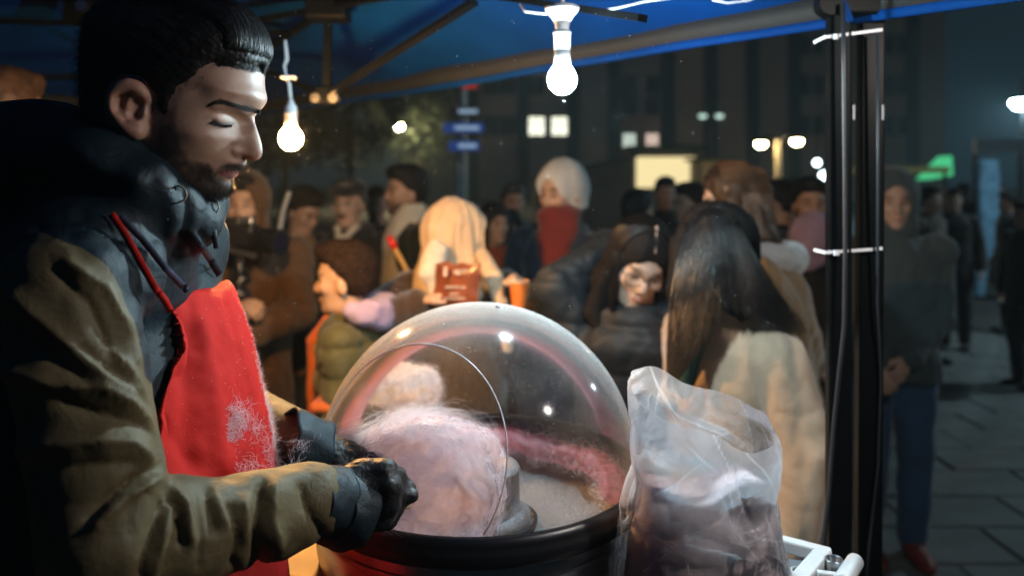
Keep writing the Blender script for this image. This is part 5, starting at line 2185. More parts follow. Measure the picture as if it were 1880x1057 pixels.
cuff('cuff', P(566, 920, .905), P(618, 924, .935), .0435, .0415, m_navy, jacket, 1.0)
cuff('cuff', P(610, 924, .930), P(643, 932, .950), .0440, .0530, m_navy, jacket, 2.2)
cuff('cuff', P(520, 808, 1.08), P(590, 826, 1.115), .044, .040, m_navy, jacket, 3.0)
HN = U(cap(P(618, 915, .938), P(652, 908, .955), .031, .033),
       (ell(P(676, 908, .960), (.038, .027, .046)), .02),
       (chain([P(680, 872, .958), P(708, 864, .955), P(728, 876, .985), P(722, 898, 1.005)], [.0138, .0130, .0115, .010]), .009),
       (chain([P(682, 898, .950), P(716, 893, .945), P(728, 906, .980), P(702, 915, 1.002)], [.0135, .0130, .0112, .010]), .008),
       (chain([P(680, 926, .948), P(713, 924, .944), P(722, 934, .980), P(697, 937, 1.0)], [.0130, .0124, .0108, .0098]), .008),
       (chain([P(672, 948, .952), P(702, 952, .950), P(712, 954, .982), P(692, 952, 1.0)], [.0122, .0112, .0100, .009]), .008),
       (chain([P(668, 885, .985), P(705, 892, .995), P(738, 908, .985), P(756, 909, .982)], [.016, .0135, .0115, .0092]), .008),
       (chain([P(712, 868, .985), P(730, 880, 1.009), P(752, 897, 1.0)], [.012, .0108, .0092]), .005))
Vg, Fg = surface(HN, P(590, 1010, .98) - (0, .1, 0), P(790, 830, .98) + (0, .09, 0), .0022)
Ng = vnormals(Vg, Fg)
gx, gy = to_px(Vg)
# stretched wrinkles running from wrist to knuckles
wr_ = np.abs(noise(Vg * A3((.35, 1.0, 1.0)), 190)) * .0009 + np.abs(noise(Vg * A3((1, .5, .5)), 110, 4)) * .0005
Vg = Vg + Ng * (wr_ - .0008)[:, None]
glove = mesh_obj('glove', Vg, Fg, m_glove, seller)
HF = U(cap(P(575, 824, 1.115), P(615, 842, 1.12), .030, .030),
       (ell(P(640, 852, 1.12), (.042, .030, .026)), .02),
       (chain([P(655, 838, 1.11), P(692, 850, 1.10), P(705, 872, 1.085)], [.0125, .0115, .010]), .01),
       (chain([P(655, 846, 1.13), P(698, 856, 1.13), P(715, 878, 1.11)], [.0125, .0115, .010]), .01),
       (chain([P(650, 850, 1.15), P(690, 862, 1.155), P(705, 884, 1.13)], [.012, .011, .0095]), .01),
       (chain([P(640, 855, 1.165), P(675, 870, 1.17), P(690, 890, 1.15)], [.011, .010, .009]), .01),
       (chain([P(625, 862, 1.095), P(655, 880, 1.075), P(690, 893, 1.07)], [.014, .012, .0095]), .01))
Vg, Fg = surface(HF, P(540, 930, 1.12) - (0, .09, 0), P(740, 780, 1.12) + (0, .12, 0), .0028)
Ng = vnormals(Vg, Fg)
Vg = Vg + Ng * (np.abs(noise(Vg * A3((.4, 1.0, 1.0)), 150)) * .0018 - .0006)[:, None]
mesh_obj('glove', Vg, Fg, m_glove, seller)
# sugar caught on the cuffs
g = np.random.default_rng(33)
ps = []
for (cx_, cy_, dd, sx, sy, cnt, L_) in ((552, 815, 1.035, 22, 12, 70, .007), (536, 856, .985, 10, 4, 60, .010)):
    for i in range(cnt):
        p0 = P(cx_ + g.normal() * sx * .6, cy_ + g.normal() * sy * .6, dd + g.normal() * .006)
        d1_ = g.normal(size=3) * L_
        ps.append(np.stack([p0, p0 + d1_ * .4, p0 + d1_ * .8 + g.normal(size=3) * L_ * .3]))
tag(strands('sugar_threads', np.array(ps), .00013, .00008, m_thread, jacket), kind='stuff')
# the stick he is turning
e = MB()
e.tube([P(700, 905, 1.0), P(742, 930, 1.02), P(800, 925, 1.10)], .0032, 8)
tag(e.build('floss_stick', M('bare_wood', (.55, .38, .2), .7), smooth=True), 'thin wooden stick pinched in the black gloved hand', 'stick')
# trousers and shoes
m_jeans0 = M('black_denim', (.02, .02, .025), .8)
f = U(cap((-.50, .90, .98), (-.49, .90, .50), .095, .075), (cap((-.49, .90, .5), (-.51, .90, .12), .075, .06), .02), (cap((-.50, 1.10, .98), (-.49, 1.10, .50), .095, .075), .05), (cap((-.49, 1.10, .5), (-.51, 1.10, .12), .075, .06), .02), (ell((-.49, 1.0, .98), (.17, .18, .12)), .06))
V, F = surface(f, (-.75, .72, .03), (-.25, 1.28, 1.12), .012)
mesh_obj('trousers', V, F, m_jeans0, seller)
for y in (.90, 1.10):
    f = U(ell((-.43, y, .045), (.14, .05, .045)), (ell((-.50, y, .08), (.06, .05, .06)), .03))
    V, F = surface(lambda Q: np.maximum(f(Q), -Q[:, 2]), (-.62, y - .08, -.01), (-.26, y + .08, .16), .008)
    mesh_obj('shoe', V, F, m_black, seller)
# ============================================================ THE CROWD
m_cskin = M('crowd_skin', (1, 1, 1), .5, var=.06, vscale=30, attr='Col', spec=.4)


def cloth(name, col, rough=.8, sheen=.2, wr=.25, wscale=16):
    return M(name, col, rough, var=.14, vscale=10, bump=.3, bscale=260, wr=wr, wscale=wscale, sheen=sheen)


def hand(w, fwd, nrm, curl=.7):
    """palm, four bent fingers and a thumb; w wrist, fwd along the palm, nrm out of the back of the hand"""
    w, fwd, nrm = A3(w), A3(fwd), A3(nrm)
    fwd = fwd / np.linalg.norm(fwd)
    nrm = nrm - fwd * (fwd @ nrm)
    nrm = nrm / np.linalg.norm(nrm)
    sd = np.cross(nrm, fwd)
    R = np.stack([fwd, sd, nrm], 1)
    it = [(ell(w + fwd * .05, (.052, .040, .018), R), .01)]
    for i, (o, L_) in enumerate(((-.028, .068), (-.009, .076), (.010, .070), (.028, .056))):
        k0 = w + fwd * .088 + sd * o
        k1 = k0 + (fwd * math.cos(curl) - nrm * math.sin(curl)) * L_ * .5
        k2 = k1 + (fwd * math.cos(curl * 2.3) - nrm * math.sin(curl * 2.3)) * L_ * .5
        it.append((chain([k0, k1, k2], [.0105, .0095, .008]), .006))
    t0 = w + fwd * .03 - sd * .03
    t1 = t0 + fwd * .035 - sd * .022 - nrm * .012
    t2 = t1 + fwd * .030 - nrm * .016
    it.append((chain([t0, t1, t2], [.014, .012, .009]), .008))
    return U(*it)


def ik(a, b, l1, l2, pole):
    a, b, pole = A3(a), A3(b), A3(pole)
    d = b - a
    L_ = np.linalg.norm(d)
    if L_ > (l1 + l2) * .985:
        b = a + d / L_ * (l1 + l2) * .985
        d = b - a
        L_ = np.linalg.norm(d)
    u = d / L_
    x = (l1 * l1 - l2 * l2 + L_ * L_) / (2 * L_)
    h = math.sqrt(max(l1 * l1 - x * x, 0))
    p = pole - u * (pole @ u)
    p = p / (np.linalg.norm(p) + 1e-9)
    return a + u * x + p * h, b


FACE_HI = dict(
    nose=1.0)


def head_sdf(fem=False):
    j = .92 if fem else 1.0
    it = [ell((-.012, 0, .035), (.098, .076, .090)), (ell((.030, 0, -.030), (.062, .060 * j, .088)), .03), (ell((.040, 0, -.092), (.040, .040 * j, .026)), .03),
          (ell((.078, 0, .022), (.016, .045, .012)), .015), (chain([(.087, 0, .008), (.101, 0, -.020), (.105, 0, -.032)], [.007, .0095, .0115]), .010), (ell((.094, .011, -.037), (.010, .008, .007)), .006), (ell((.094, -.011, -.037), (.010, .008, .007)), .006), (ell((.072, 0, -.100), (.020, .024, .017)), .015),
          (ell((.089, 0, -.063), (.010, .023, .0055)), .004), (ell((.087, 0, -.0745), (.010, .020, .0065)), .004), (ell((.060, .045, -.020), (.022, .018, .020)), .02), (ell((.060, -.045, -.020), (.022, .018, .020)), .02),
          (ell((-.008, .078, -.018), (.020, .008, .030), rotm(0, 15, 0)), .006), (ell((-.008, -.078, -.018), (.020, .008, .030), rotm(0, 15, 0)), .006)]
    f = U(*it)
    for sy in (-1, 1):
        f = cut(f, ell((.098, .031 * sy, .003), (.024, .021, .013)), .010)
    f = U(f, (ell((.072, .031, .001), (.014, .014, .0125)), .003), (ell((.072, -.031, .001), (.014, .014, .0125)), .003))
    return f


HEADF = {False: head_sdf(False), True: head_sdf(True)}


def person(label, px, py, d, yaw, skin=(.52, .33, .24), head=(0, 0, 0), fem=False, top=None, topmat=None, legmat=None, hair=None, hairmat=None, beard=0,
           hem=.78, r_hand=None, l_hand=None, r_pole=None, l_pole=None, lean=0.0, hs=1.0, res=.0105, girth=1.0, puffer=0, coat=0, hood=None, hoodmat=None,
           collar=None, collarmat=None, shoemat=None, group=None, scale=None, curl=.7, raw=False, r_elbow=None, l_elbow=None, hood_dz=0.0, hood_r=1.0, lump=1.0, armk=.022, sh_drop=0.0, r_dir=None, l_dir=None, fast=False, collar_r=.03):
    hz_ = CAMZ + (HZ - py) / FPX * d
    s = scale or hz_ / 1.63
    Rz = rotm(yaw)
    zhead = hz_ / s
    k = math.tan(math.radians(lean))
    hx = .02 + k * (zhead - .95)
    wpos = P(px, py, d)
    base = np.array([wpos[0], wpos[1], 0.0]) - s * (Rz @ A3((hx, 0, 0)))
    dz = zhead - 1.63          # squash the trunk when leaning or crouching

    def loc(p):
        q = (Rz.T @ (A3(p) - base)) / s
        q[0] -= k * max(q[2] - .95, 0)
        return q

    def place(V):
        V = V.copy()
        V[:, 0] += k * np.maximum(V[:, 2] - .95, 0)
        return V @ Rz.T * s + base

    Z = lambda z: z + dz * np.clip((z - .95) / .5, 0, 1)
    HC = A3((.02, 0, zhead))
    Rh = rotm(head[0], head[1], head[2])
    Hh = lambda f: (lambda Q: f(((Q - HC) @ Rh) / hs) * hs)
    hp = lambda q: HC + Rh @ (A3(q) * hs)
    sh = [A3((-.01, y, Z(1.415) - sh_drop)) for y in (-.175 * girth, .175 * girth)]
    el, wr, hd = [], [], []
    for i, (tgt, pole, dr) in enumerate(((r_hand, r_pole, r_dir), (l_hand, l_pole, l_dir))):
        sy = (-1, 1)[i]
        if tgt is None:
            e_, w_ = A3((-.03, sy * .235 * girth, Z(1.14))), A3((.045, sy * .25 * girth, Z(.90)))
            if Z(.9) < .5:
                e_, w_ = A3((-.03, sy * .235, Z(1.14))), A3((.05, sy * .25, Z(.9)))
            fd, nm = A3((.15, 0, -1)), A3((0, sy, 0))
        else:
            w_ = loc(tgt)
            e_, w_ = ik(sh[i], w_, .285, .265, pole if pole is not None else (-.3, sy * .5, -1))
            fd = w_ - e_ if dr is None else Rz.T @ A3(dr)
            if i == 1 and l_elbow is not None:
                e_ = loc(l_elbow)
            if i == 0 and r_elbow is not None:
                e_ = loc(r_elbow)
            nm = A3((0, sy * .6, .6)) if dr is None else A3((0, sy, .4))
        el.append(e_)
        wr.append(w_)
        hd.append((w_, fd, nm))
    t = thing('person', label, 'person', base, group)
    g1 = girth
    # ---- body: one skin
    fb = [Hh(HEADF[fem]), (cap((-.012, 0, Z(1.44)), HC + (-.018, 0, -.06), .060 if not fem else .050, .056 if not fem else .047), .02),
          (loft([.88, 1.0, 1.2, Z(1.38), Z(1.45)], [-.01] * 5, [0] * 5, [.10, .09, .095, .10, .06], [.14, .13, .14, .16, .08]), .03)]
    for i in (0, 1):
        fb += [(chain([sh[i], el[i], wr[i]], [.045, .038, .028]), .02), (hand(*hd[i], curl=curl), .012),
               (chain([(0, (-.09, .09)[i], .90), (.015, (-.1, .1)[i], .50), (-.02, (-.1, .1)[i], .08)], [.08, .055, .04]), .02)]
    fb = U(*fb)
    lo, hi = A3((-.40, -.50, .03)), A3((.45, .50, 1.95))
    for i in (0, 1):
        lo = np.minimum(lo, np.minimum(el[i], wr[i]) - .16)
        hi = np.maximum(hi, np.maximum(el[i], wr[i]) + .16)
    lo[2] = .03
    hi[2] = max(zhead + .16, wr[0][2] + .1, wr[1][2] + .1, el[0][2] + .1, el[1][2] + .1)
    V, F = surface(fb, lo, hi, res if not fast else .014)
    q = ((V - HC) @ Rh) / hs
    col = np.tile(A3(skin), (len(V), 1))
    eye = np.exp(-(((np.abs(q[:, 1]) - .031) / .0155) ** 2 + ((q[:, 2] - .0005) / .0065) ** 2)) * (q[:, 0] > .055)
    brow = np.exp(-(((np.abs(q[:, 1]) - .034) / .021) ** 2 + ((q[:, 2] - .0245) / .0070) ** 2) ** 2) * (q[:, 0] > .05)
    lip = np.exp(-((q[:, 1] / .020) ** 2 + ((q[:, 2] + .069) / .009) ** 2) ** 2) * (q[:, 0] > .06)
    dark = A3((.03, .022, .018))
    for w_, cc in ((np.clip(eye * 1.3, 0, .92), dark), (brow * .95, dark), (lip * .9, A3(skin) * A3((.85, .45, .45)))):
        col = col * (1 - w_[:, None]) + cc * w_[:, None]
    if beard:
        bm_ = np.clip((-.045 - q[:, 2]) / .02, 0, 1) * (q[:, 0] > -.02) * (q[:, 2] > -.16) * (1 - lip)
        bm_ = bm_ * beard
        col = col * (1 - bm_[:, None]) + dark * bm_[:, None]
    mesh_obj('body', place(V), F, m_cskin, t, attrs={'Col': col})
    # ---- hair
    if hair and hair != 'none':
        crown = Hh(ell((-.014, 0, .046), (.108, .087, .094)))
        if hair in ('short', 'crop'):
            big = 1.0 if hair == 'short' else .955
            fh = Hh(U(ell((-.016, 0, .048), (.106 * big, .086 * big, .096 * big)), (ell((-.05, 0, .0), (.062, .076, .075)), .03), (ell((.045, 0, .105), (.055, .06, .030)), .03)))
            keep = Hh(lambda Q: np.minimum(Q[:, 0] - (.030 if hair == 'short' else .012) - .9 * np.clip(Q[:, 2] - .03, -.02, .08), 9))
            low = Hh(lambda Q: -.055 - Q[:, 2] + .4 * np.maximum(Q[:, 0] + .02, 0))
            fr = Hh(lambda Q: np.maximum(.062 - Q[:, 2], Q[:, 0] - .2))
            fk = lambda Q: np.minimum(np.maximum(keep(Q), low(Q)), fr(Q) * 1.0)
            ff = lambda Q: smax(fh(Q), fk(Q), .012)
            pos = HC
            V, F = surface(ff, pos - .19, pos + .19, .0075 if not fast else .01)
            V = V + vnormals(V, F) * (np.abs(noise(V, 55)) * .006)[:, None]
        else:
            L_ = {'bob': .20, 'long': .40, 'verylong': .52}[hair]
            zt = zhead
            its = [crown, (Hh(ell((-.05, 0, .0), (.07, .082, .09))), .03)]
            for sy in (-1, 1):
                its.append((chain([hp((.03, sy * .080, .02)), hp((.02, sy * .088, -.08)), hp((.0, sy * .09, -.12)) + A3((.03, sy * .01, -.06)), hp((0, sy * .09, -.12)) + A3((.06, sy * -.005, -L_ + .10))], [.022, .026, .030, .014]), .03))
                its.append((chain([hp((-.05, sy * .06, -.02)), hp((-.06, sy * .065, -.10)), hp((-.06, sy * .06, -.12)) + A3((-.05, sy * .02, -L_ * .5)), hp((-.06, sy * .06, -.12)) + A3((-.055, sy * .02, -L_ + .08))], [.035, .042, .040, .018]), .03))
            fh = U(*its)
            face = Hh(ell((.085, 0, -.035), (.075, .064, .095)))
            ff = lambda Q: smax(fh(Q), -face(Q), .01)
            V, F = surface(ff, HC - A3((.24, .24, .20 + L_)), HC + A3((.24, .24, .2)), .008)
            n_ = vnormals(V, F)
            V = V + n_ * (np.abs(noise(V * A3((1, 1, .10)), 70)) * .008 + fbm(V * A3((1, 1, .3)), 18, 2) * .005)[:, None]
        mesh_obj('hair', place(V), F, hairmat, t)
    # ---- legs
    fl = U(*[(chain([(0, y * .9, .93), (.015, y, .50), (-.02, y, .10)], [.105, .078, .064]), .03) for y in (-.1, .1)], (ell((-.005, 0, .93), (.125, .165, .10)), .05))
    V, F = surface(fl, (-.22, -.26, .05), (.22, .26, 1.06), .014)
    V = V + vnormals(V, F) * (fbm(V * A3((1, 1, .8)), 14, 2) * .006)[:, None]
    mesh_obj('trousers', place(V), F, legmat, t)
    for y in (-.1, .1):
        fs = U(ell((.05, y, .04), (.14, .05, .042)), (ell((-.02, y, .075), (.06, .048, .055)), .03))
        V, F = surface(lambda Q: np.maximum(fs(Q), .002 - Q[:, 2]), (-.13, y - .08, -.02), (.22, y + .08, .16), .012)
        mesh_obj('shoe', place(V), F, shoemat or m_black, t)
    # ---- jacket or coat
    a_, b_ = .135 * g1, .182 * g1
    zs = [hem, hem + .08, .98, 1.12, 1.26, Z(1.38), Z(1.44), Z(1.50)] if hem < .88 else [.86, .92, .98, 1.12, 1.26, Z(1.38), Z(1.44), Z(1.50)]
    fl_ = 1.0 + (.25 if hem < .6 else .06)
    ft = [loft(zs, [-.005] * 8, [0] * 8, [a_ * fl_, a_ * (fl_ * .98), a_ * 1.0, a_ * .98, a_ * 1.02, a_ * .98, a_ * .80, .07], [b_ * fl_ * .95, b_ * fl_ * .93, b_ * .93, b_ * .92, b_ * .98, b_ * 1.02, b_ * .74, .085], 2.3)]
    for i in (0, 1):
        w2 = wr[i] + (el[i] - wr[i]) * .06
        ft.append((chain([sh[i] + (0, 0, -.01), el[i], w2], [.072 * g1, .064 * g1, .050 * g1]), armk))
    if collar == 'self':
        ring = [(math.cos(a) * .088 - .015, math.sin(a) * .090, Z(1.475) - .025 * math.cos(a)) for a in np.linspace(0, 2 * PI, 13)]
        ft.append((chain(ring, [collar_r] * 13), .02))
    if hood == 'down':
        ring = [(-.035 + math.cos(a) * .075 - .02, math.sin(a) * .12, Z(1.485) + hood_dz + .02 * math.cos(a)) for a in np.linspace(PI * .45, PI * 1.55, 9)]
        hd_f = chain(ring, [hood_r * v for v in (.030, .038, .045, .050, .053, .050, .045, .038, .030)])
        if hoodmat is None:
            ft.append((hd_f, .03))
    ftop = U(*ft)
    inner = cap((-.012, 0, Z(1.44)), HC + (-.018, 0, 0), .062, .062)
    V, F = surface(lambda Q: smax(ftop(Q), -inner(Q), .01), np.minimum(lo, (-.4, -.45, hem - .04)) * (1, 1, 0) + (0, 0, hem - .05), hi, res)
    n_ = vnormals(V, F)
    dd = (fbm(V * A3((1, 1, .7)), 11, 3, px) * .009 + np.abs(noise(V, 22, px)) * .006) * lump
    if puffer:
        arm_d = np.minimum(chain([sh[0], el[0], wr[0]], [.06, .06, .06])(V), chain([sh[1], el[1], wr[1]], [.06, .06, .06])(V))
        dd = dd + np.abs(np.sin((V[:, 2] + .02 * noise(V, 8)) * PI / puffer)) ** .6 * .014 - .006
    V = V + n_ * dd[:, None]
    mesh_obj(top or 'jacket', place(V), F, topmat, t)
    if hood == 'down' and hoodmat is not None:
        V, F = surface(hd_f, (-.35, -.28, Z(1.36)), (.12, .28, Z(1.6)), .009)
        V = V + vnormals(V, F) * (fbm(V, 18, 2) * .008)[:, None]
        mesh_obj('hood', place(V), F, hoodmat, t)
    if hood == 'up':
        sh_ = Hh(U(ell((-.022, 0, .035), (.128, .112, .128)), (ell((-.03, 0, -.10), (.115, .115, .085)), .05)))
        fc = Hh(U(ell((.11, 0, -.012), (.085, .066, .098))))
        inn = Hh(ell((-.008, 0, .0), (.104, .084, .115)))
        ff = lambda Q: smax(smax(sh_(Q), -fc(Q), .015), -inn(Q), .01)
        V, F = surface(ff, HC - .26, HC + .22, .009)
        V = V + vnormals(V, F) * (fbm(V, 16, 2) * .006)[:, None]
        mesh_obj('hood', place(V), F, hoodmat or topmat, t)
    return t, loc, place, HC, Rh, hs, s


m_blackhair = M('dark_hair', (.012, .010, .009), .62, var=.3, vscale=40, bump=.9, bscale=120, stretch=(1, 1, .06), spec=.22)
m_girlhair = M('long_dark_hair', (.020, .013, .010), .34, var=.5, vscale=6, spec=.7)
m_matthair = M('matt_dark_hair', (.012, .009, .008), .75, var=.3, vscale=40, bump=.9, bscale=120, stretch=(1, 1, .06), spec=.15)
m_brownhair = M('brown_hair', (.050, .027, .015), .55, var=.6, vscale=30, bump=.9, bscale=120, stretch=(1, 1, .06), spec=.3)
m_greyhair = M('grey_hair', (.06, .06, .06), .5, var=.3)
c_brown = cloth('brown_parka', (.105, .052, .022))
c_black = cloth('black_coat', (.008, .008, .010))
c_navy = cloth('navy_coat', (.020, .028, .046), .7)
c_puff = cloth('dark_puffer', (.016, .020, .025), .65, 0)
c_olive = cloth('olive_parka', (.075, .07, .022), .7)
c_orange = cloth('orange_lining', (.62, .13, .02), .7)
c_lilac = cloth('lilac_fleece', (.42, .33, .52), .9)
c_beige = cloth('beige_wool', (.50, .35, .235), .9, .4)
c_tan = cloth('tan_wool', (.30, .175, .065), .9, .4)
c_white = cloth('cream_knit', (.66, .60, .50), .9)
c_hijab = cloth('cream_scarf', (.70, .50, .32), .85, .3, wr=.35)
c_whitehat = cloth('white_scarf', (.66, .66, .66), .9)
c_burg = cloth('burgundy_knit', (.19, .022, .016), .9)
c_hoodie = cloth('teal_grey_fleece', (.05, .075, .082), .9)
c_jeans = cloth('blue_denim', (.03, .085, .19), .8)
c_dkjeans = cloth('black_jeans', (.014, .015, .02), .8)
c_fur = cloth('dark_brown_fleece', (.045, .024, .014), .95, .5)
c_dgreen = cloth('dark_green_jacket', (.012, .020, .014), .8)
c_white_hood = cloth('white_fleece', (.70, .72, .73), .95)
m_redshoe = M('red_shoe', (.20, .022, .012), .6)
CROWD = 'people gathered round the candyfloss stall'


def extra(name, f, lo, hi, mat, parent, ctx, h=.009, amp=.006, sc=16, rip=None, folds=None):
    """a garment in the person's own frame"""
    V, F = surface(f, lo, hi, h)
    n_ = vnormals(V, F)
    V = V + n_ * (fbm(V, sc, 3) * amp)[:, None]
    if folds:
        an = np.arctan2(V[:, 1] - folds[0][1], V[:, 0] - folds[0][0])
        q = np.stack([np.cos(an) * folds[1] * .5, np.sin(an) * folds[1] * .5, (V[:, 2] - folds[0][2]) * 3.5], 1)
        V = V + n_ * ((.5 - np.abs(noise(q, 1.0, 2.2))) * .020 + (.5 - np.abs(noise(q, 2.3, 5.2))) * .008 - .012)[:, None] * folds[2]
    if rip:
        V = V + n_ * (np.sin(V[:, 2] * rip + 2 * noise(V, 9)) * .004)[:, None]
    return mesh_obj(name, ctx[2](V), F, mat, parent)


# -- cameraman in the brown hood
c1 = person('cameraman in a brown hooded parka holding up a black camera', 447, 377, 3.3, -82, topmat=c_brown, legmat=c_dkjeans, hood='up', girth=1.18, hair='crop', hairmat=m_blackhair,
            r_hand=P(432, 560, 2.98), l_hand=P(462, 610, 3.0), l_pole=(-.2, .9, -1), r_pole=(-.2, -.9, -.6), hem=.62, group=CROWD, collar='self', res=.009, skin=(.56, .36, .25))
cd = 2.98
vc = thing('video_camera', 'black video camera on a handheld grip before the cameraman\'s face', 'camera', P(450, 560, cd))
MB().box(P(440, 432, cd), (.13, .10, .085)).build('camera_body', M('camera_black', (.012, .012, .013), .35), vc, bevel=.01)
ln = MB()
a, b = P(462, 436, cd), P(516, 446, cd - .06)
ax = (b - a) / np.linalg.norm(b - a)
ln.tube([a, a + ax * .03, a + ax * .05, a + ax * .09, b], [.044, .048, .045, .052, .054], 24)
ln.build('lens', m_black, vc, smooth=False)
gl_ = MB()
gl_.tube([b - ax * .004, b + ax * .001], [.044, .038], 24)
gl_.build('front_glass', M('lens_glass', (.01, .012, .03), .05, spec=.8), vc)
MB().box(P(418, 412, cd - .03), (.085, .02, .06)).build('monitor', M('monitor_shell', (.02, .02, .02), .3), vc, bevel=.004)
MB().box(P(452, 405, cd), (.06, .04, .03)).build('top_handle', m_steel, vc, bevel=.008)
MB().bar(P(412, 455, cd - .02), P(470, 470, cd - .02), .03, .02).build('base_plate', m_steel, vc)
gr = MB()
gr.tube([P(438, 462, cd), P(440, 500, cd), P(438, 560, cd), P(436, 640, cd)], [.02, .018, .02, .02], 14)
gr.build('grip', m_black, vc, smooth=True)
gr = MB()
gr.tube([P(452, 508, cd), P(425, 530, cd + .02), P(450, 545, cd - .02)], [.028, .03, .028], 14)
gr.build('motor_arm', m_black, vc, smooth=True)
MB().tube([P(512, 430, cd - .05), P(520, 385, cd - .02), P(531, 352, cd)], .010, 8).build('lens_hood_arm', m_greypole, vc)

# -- man behind, face turned down
person('man with dark hair looking down to the right beside the cameraman', 556, 388, 3.9, -28, head=(0, 25, 0), topmat=cloth('sand_jacket', (.20, .12, .06)), legmat=c_dkjeans, hair='short', hairmat=m_blackhair, group=CROWD, collar='self', skin=(.45, .28, .2))
# -- older man with glasses
c3 = person('older man in a black coat with spectacles and moustache behind the boy', 640, 374, 3.9, -100, head=(0, 4, 0), topmat=c_black, legmat=c_dkjeans, hair='crop', hairmat=m_greyhair, group=CROWD, hem=.6, girth=1.08, beard=0, skin=(.55, .36, .27), collar='self')
t, loc, place, HC, Rh, hs, s = c3


def specs(ctx, name='spectacles', r=.024, th=.0028, mat=None):
    t, loc, place, HC, Rh, hs, s = ctx
    e = MB()
    for sy in (-1, 1):
        pts = [HC + Rh @ (A3((.098 - .10 * abs(math.sin(a) * r + sy * .034) ** 1 * .2, sy * .034 + r * 1.1 * math.cos(a), -.002 + r * .85 * math.sin(a))) * hs) for a in np.linspace(0, 2 * PI, 21)]
        e.tube(pts, th, 6, caps=False)
        e.tube([HC + Rh @ (A3((.092, sy * .061, .004)) * hs), HC + Rh @ (A3((.0, sy * .080, .004)) * hs)], th * .8, 6)
    e.tube([HC + Rh @ (A3((.100, -.010, .002)) * hs), HC + Rh @ (A3((.102, 0, .006)) * hs), HC + Rh @ (A3((.100, .010, .002)) * hs)], th, 6)
    V = place(np.array(e.v))
    e.v = [tuple(v) for v in V]
    return e.build(name, mat or m_black, t, smooth=True)


specs(c3, mat=m_greypole)
extra('flat_cap', U(ell(HC + Rh @ A3((-.005, 0, .075)), (.112, .092, .058), Rh), (ell(HC + Rh @ A3((.085, 0, .062)), (.055, .07, .012), Rh), .02)), HC - .2, HC + .24, c_black, t, c3)
extra('moustache', ell(HC + Rh @ A3((.098, 0, -.053)), (.010, .028, .009), Rh), HC - .2, HC + .2, m_greyhair, t, c3, h=.005, amp=.001)
extra('shirt_collar', chain([HC + A3((.03, -.05, -.12)), HC + A3((.085, -.02, -.17)), HC + A3((.09, .0, -.2)), HC + A3((.085, .02, -.17)), HC + A3((.03, .05, -.12))], [.018] * 5), HC - .3, HC + .1, c_white, t, c3, amp=.002)

# -- boy
c4 = person('small boy in profile, olive parka with orange lining and lilac hood', 634, 512, 2.55, 176, head=(0, 4, 0), hs=1.13, topmat=c_olive, legmat=c_dkjeans, hair='crop', hairmat=M('boy_hair', (.022, .012, .008), .8, var=.5, vscale=60, bump=.8, bscale=140, spec=.1), hood='down', hoodmat=c_lilac, hood_dz=.035, hood_r=1.25, group=CROWD, girth=.98, hem=.72,
            skin=(.62, .38, .25), res=.008, puffer=.10, fem=True)
t, loc, place, HC, Rh, hs, s = c4
extra('orange_zip_edge', chain([HC + A3((.07, 0, -.16)), HC + A3((.135, -.01, -.25)), A3((.16, -.015, 1.15)), A3((.165, -.015, .80))], [.022, .024, .022, .02]), (-.1, -.2, .6), (.35, .2, 1.7), c_orange, t, c4, amp=.003)
extra('orange_cuff', U(boxf((.02, .235, 1.20), (.05, .06, .02), rad=.015)), (-.2, .1, 1.0), (.25, .4, 1.4), c_orange, t, c4, amp=.002)

# -- young bearded man in profile
c5 = person('bearded young man in profile wearing a cream jumper under a dark green jacket', 745, 352, 3.9, 205, topmat=c_dgreen, legmat=c_dkjeans, hair='short', hairmat=m_blackhair, beard=.85, group=CROWD, collar=None, skin=(.50, .31, .22))
t, loc, place, HC, Rh, hs, s = c5
extra('jumper', loft([1.0, 1.2, 1.36, 1.44, 1.54, 1.57], [.03] * 4 + [.0, -.005], [.03] * 4 + [.01, 0], [.125, .125, .12, .10, .075, .07], [.11, .12, .12, .09, .078, .074]), (-.2, -.25, .98), (.3, .3, 1.62), c_white, t, c5)

# -- woman in the cream headscarf with the brown packet
c6 = person('woman in a cream headscarf, head turned away, holding a brown snack packet', 838, 428, 2.75, -100, head=(118, 6, 0), fem=True, topmat=c_fur, legmat=c_dkjeans, hair=None, group=CROWD, hem=.6, girth=1.08,
            r_hand=P(772, 556, 2.52), r_pole=(-.4, -1, -.4), r_dir=(.9, -.1, .35), l_hand=P(962, 566, 2.44), l_pole=(-.4, 1, -.6), l_dir=(-.1, -.1, 1), curl=.9, res=.009, skin=(.64, .42, .30), collar='self')
t, loc, place, HC, Rh, hs, s = c6
hj = lambda q: HC + Rh @ A3(q)
fh = U(ell(hj((-.015, 0, .024)), (.120, .104, .122), Rh), (ell(hj((-.055, 0, -.02)), (.075, .088, .10), Rh), .04), (ell(hj((.052, 0, .000)), (.082, .080, .115), Rh), .03), (chain([hj((.02, .05, -.09)), HC + A3((.05, -.06, -.20)), HC + A3((.06, -.03, -.26))], [.07, .075, .06]), .04), (chain([hj((-.02, 0, -.08)), HC + A3((-.03, 0, -.20))], [.09, .13]), .05), (ell(HC + A3((0, 0, -.13)), (.112, .120, .12)), .08), (ell(HC + A3((.0, 0, -.22)), (.135, .165, .10)), .08))
fc = ell(hj((.135, 0, -.02)), (.075, .066, .088), Rh)
extra('headscarf', lambda Q: smax(fh(Q), -fc(Q), .01), HC - .42, HC + .26, c_hijab, t, c6, h=.007, amp=.006, sc=12, rip=0, folds=(HC, 6.0, 1.0))
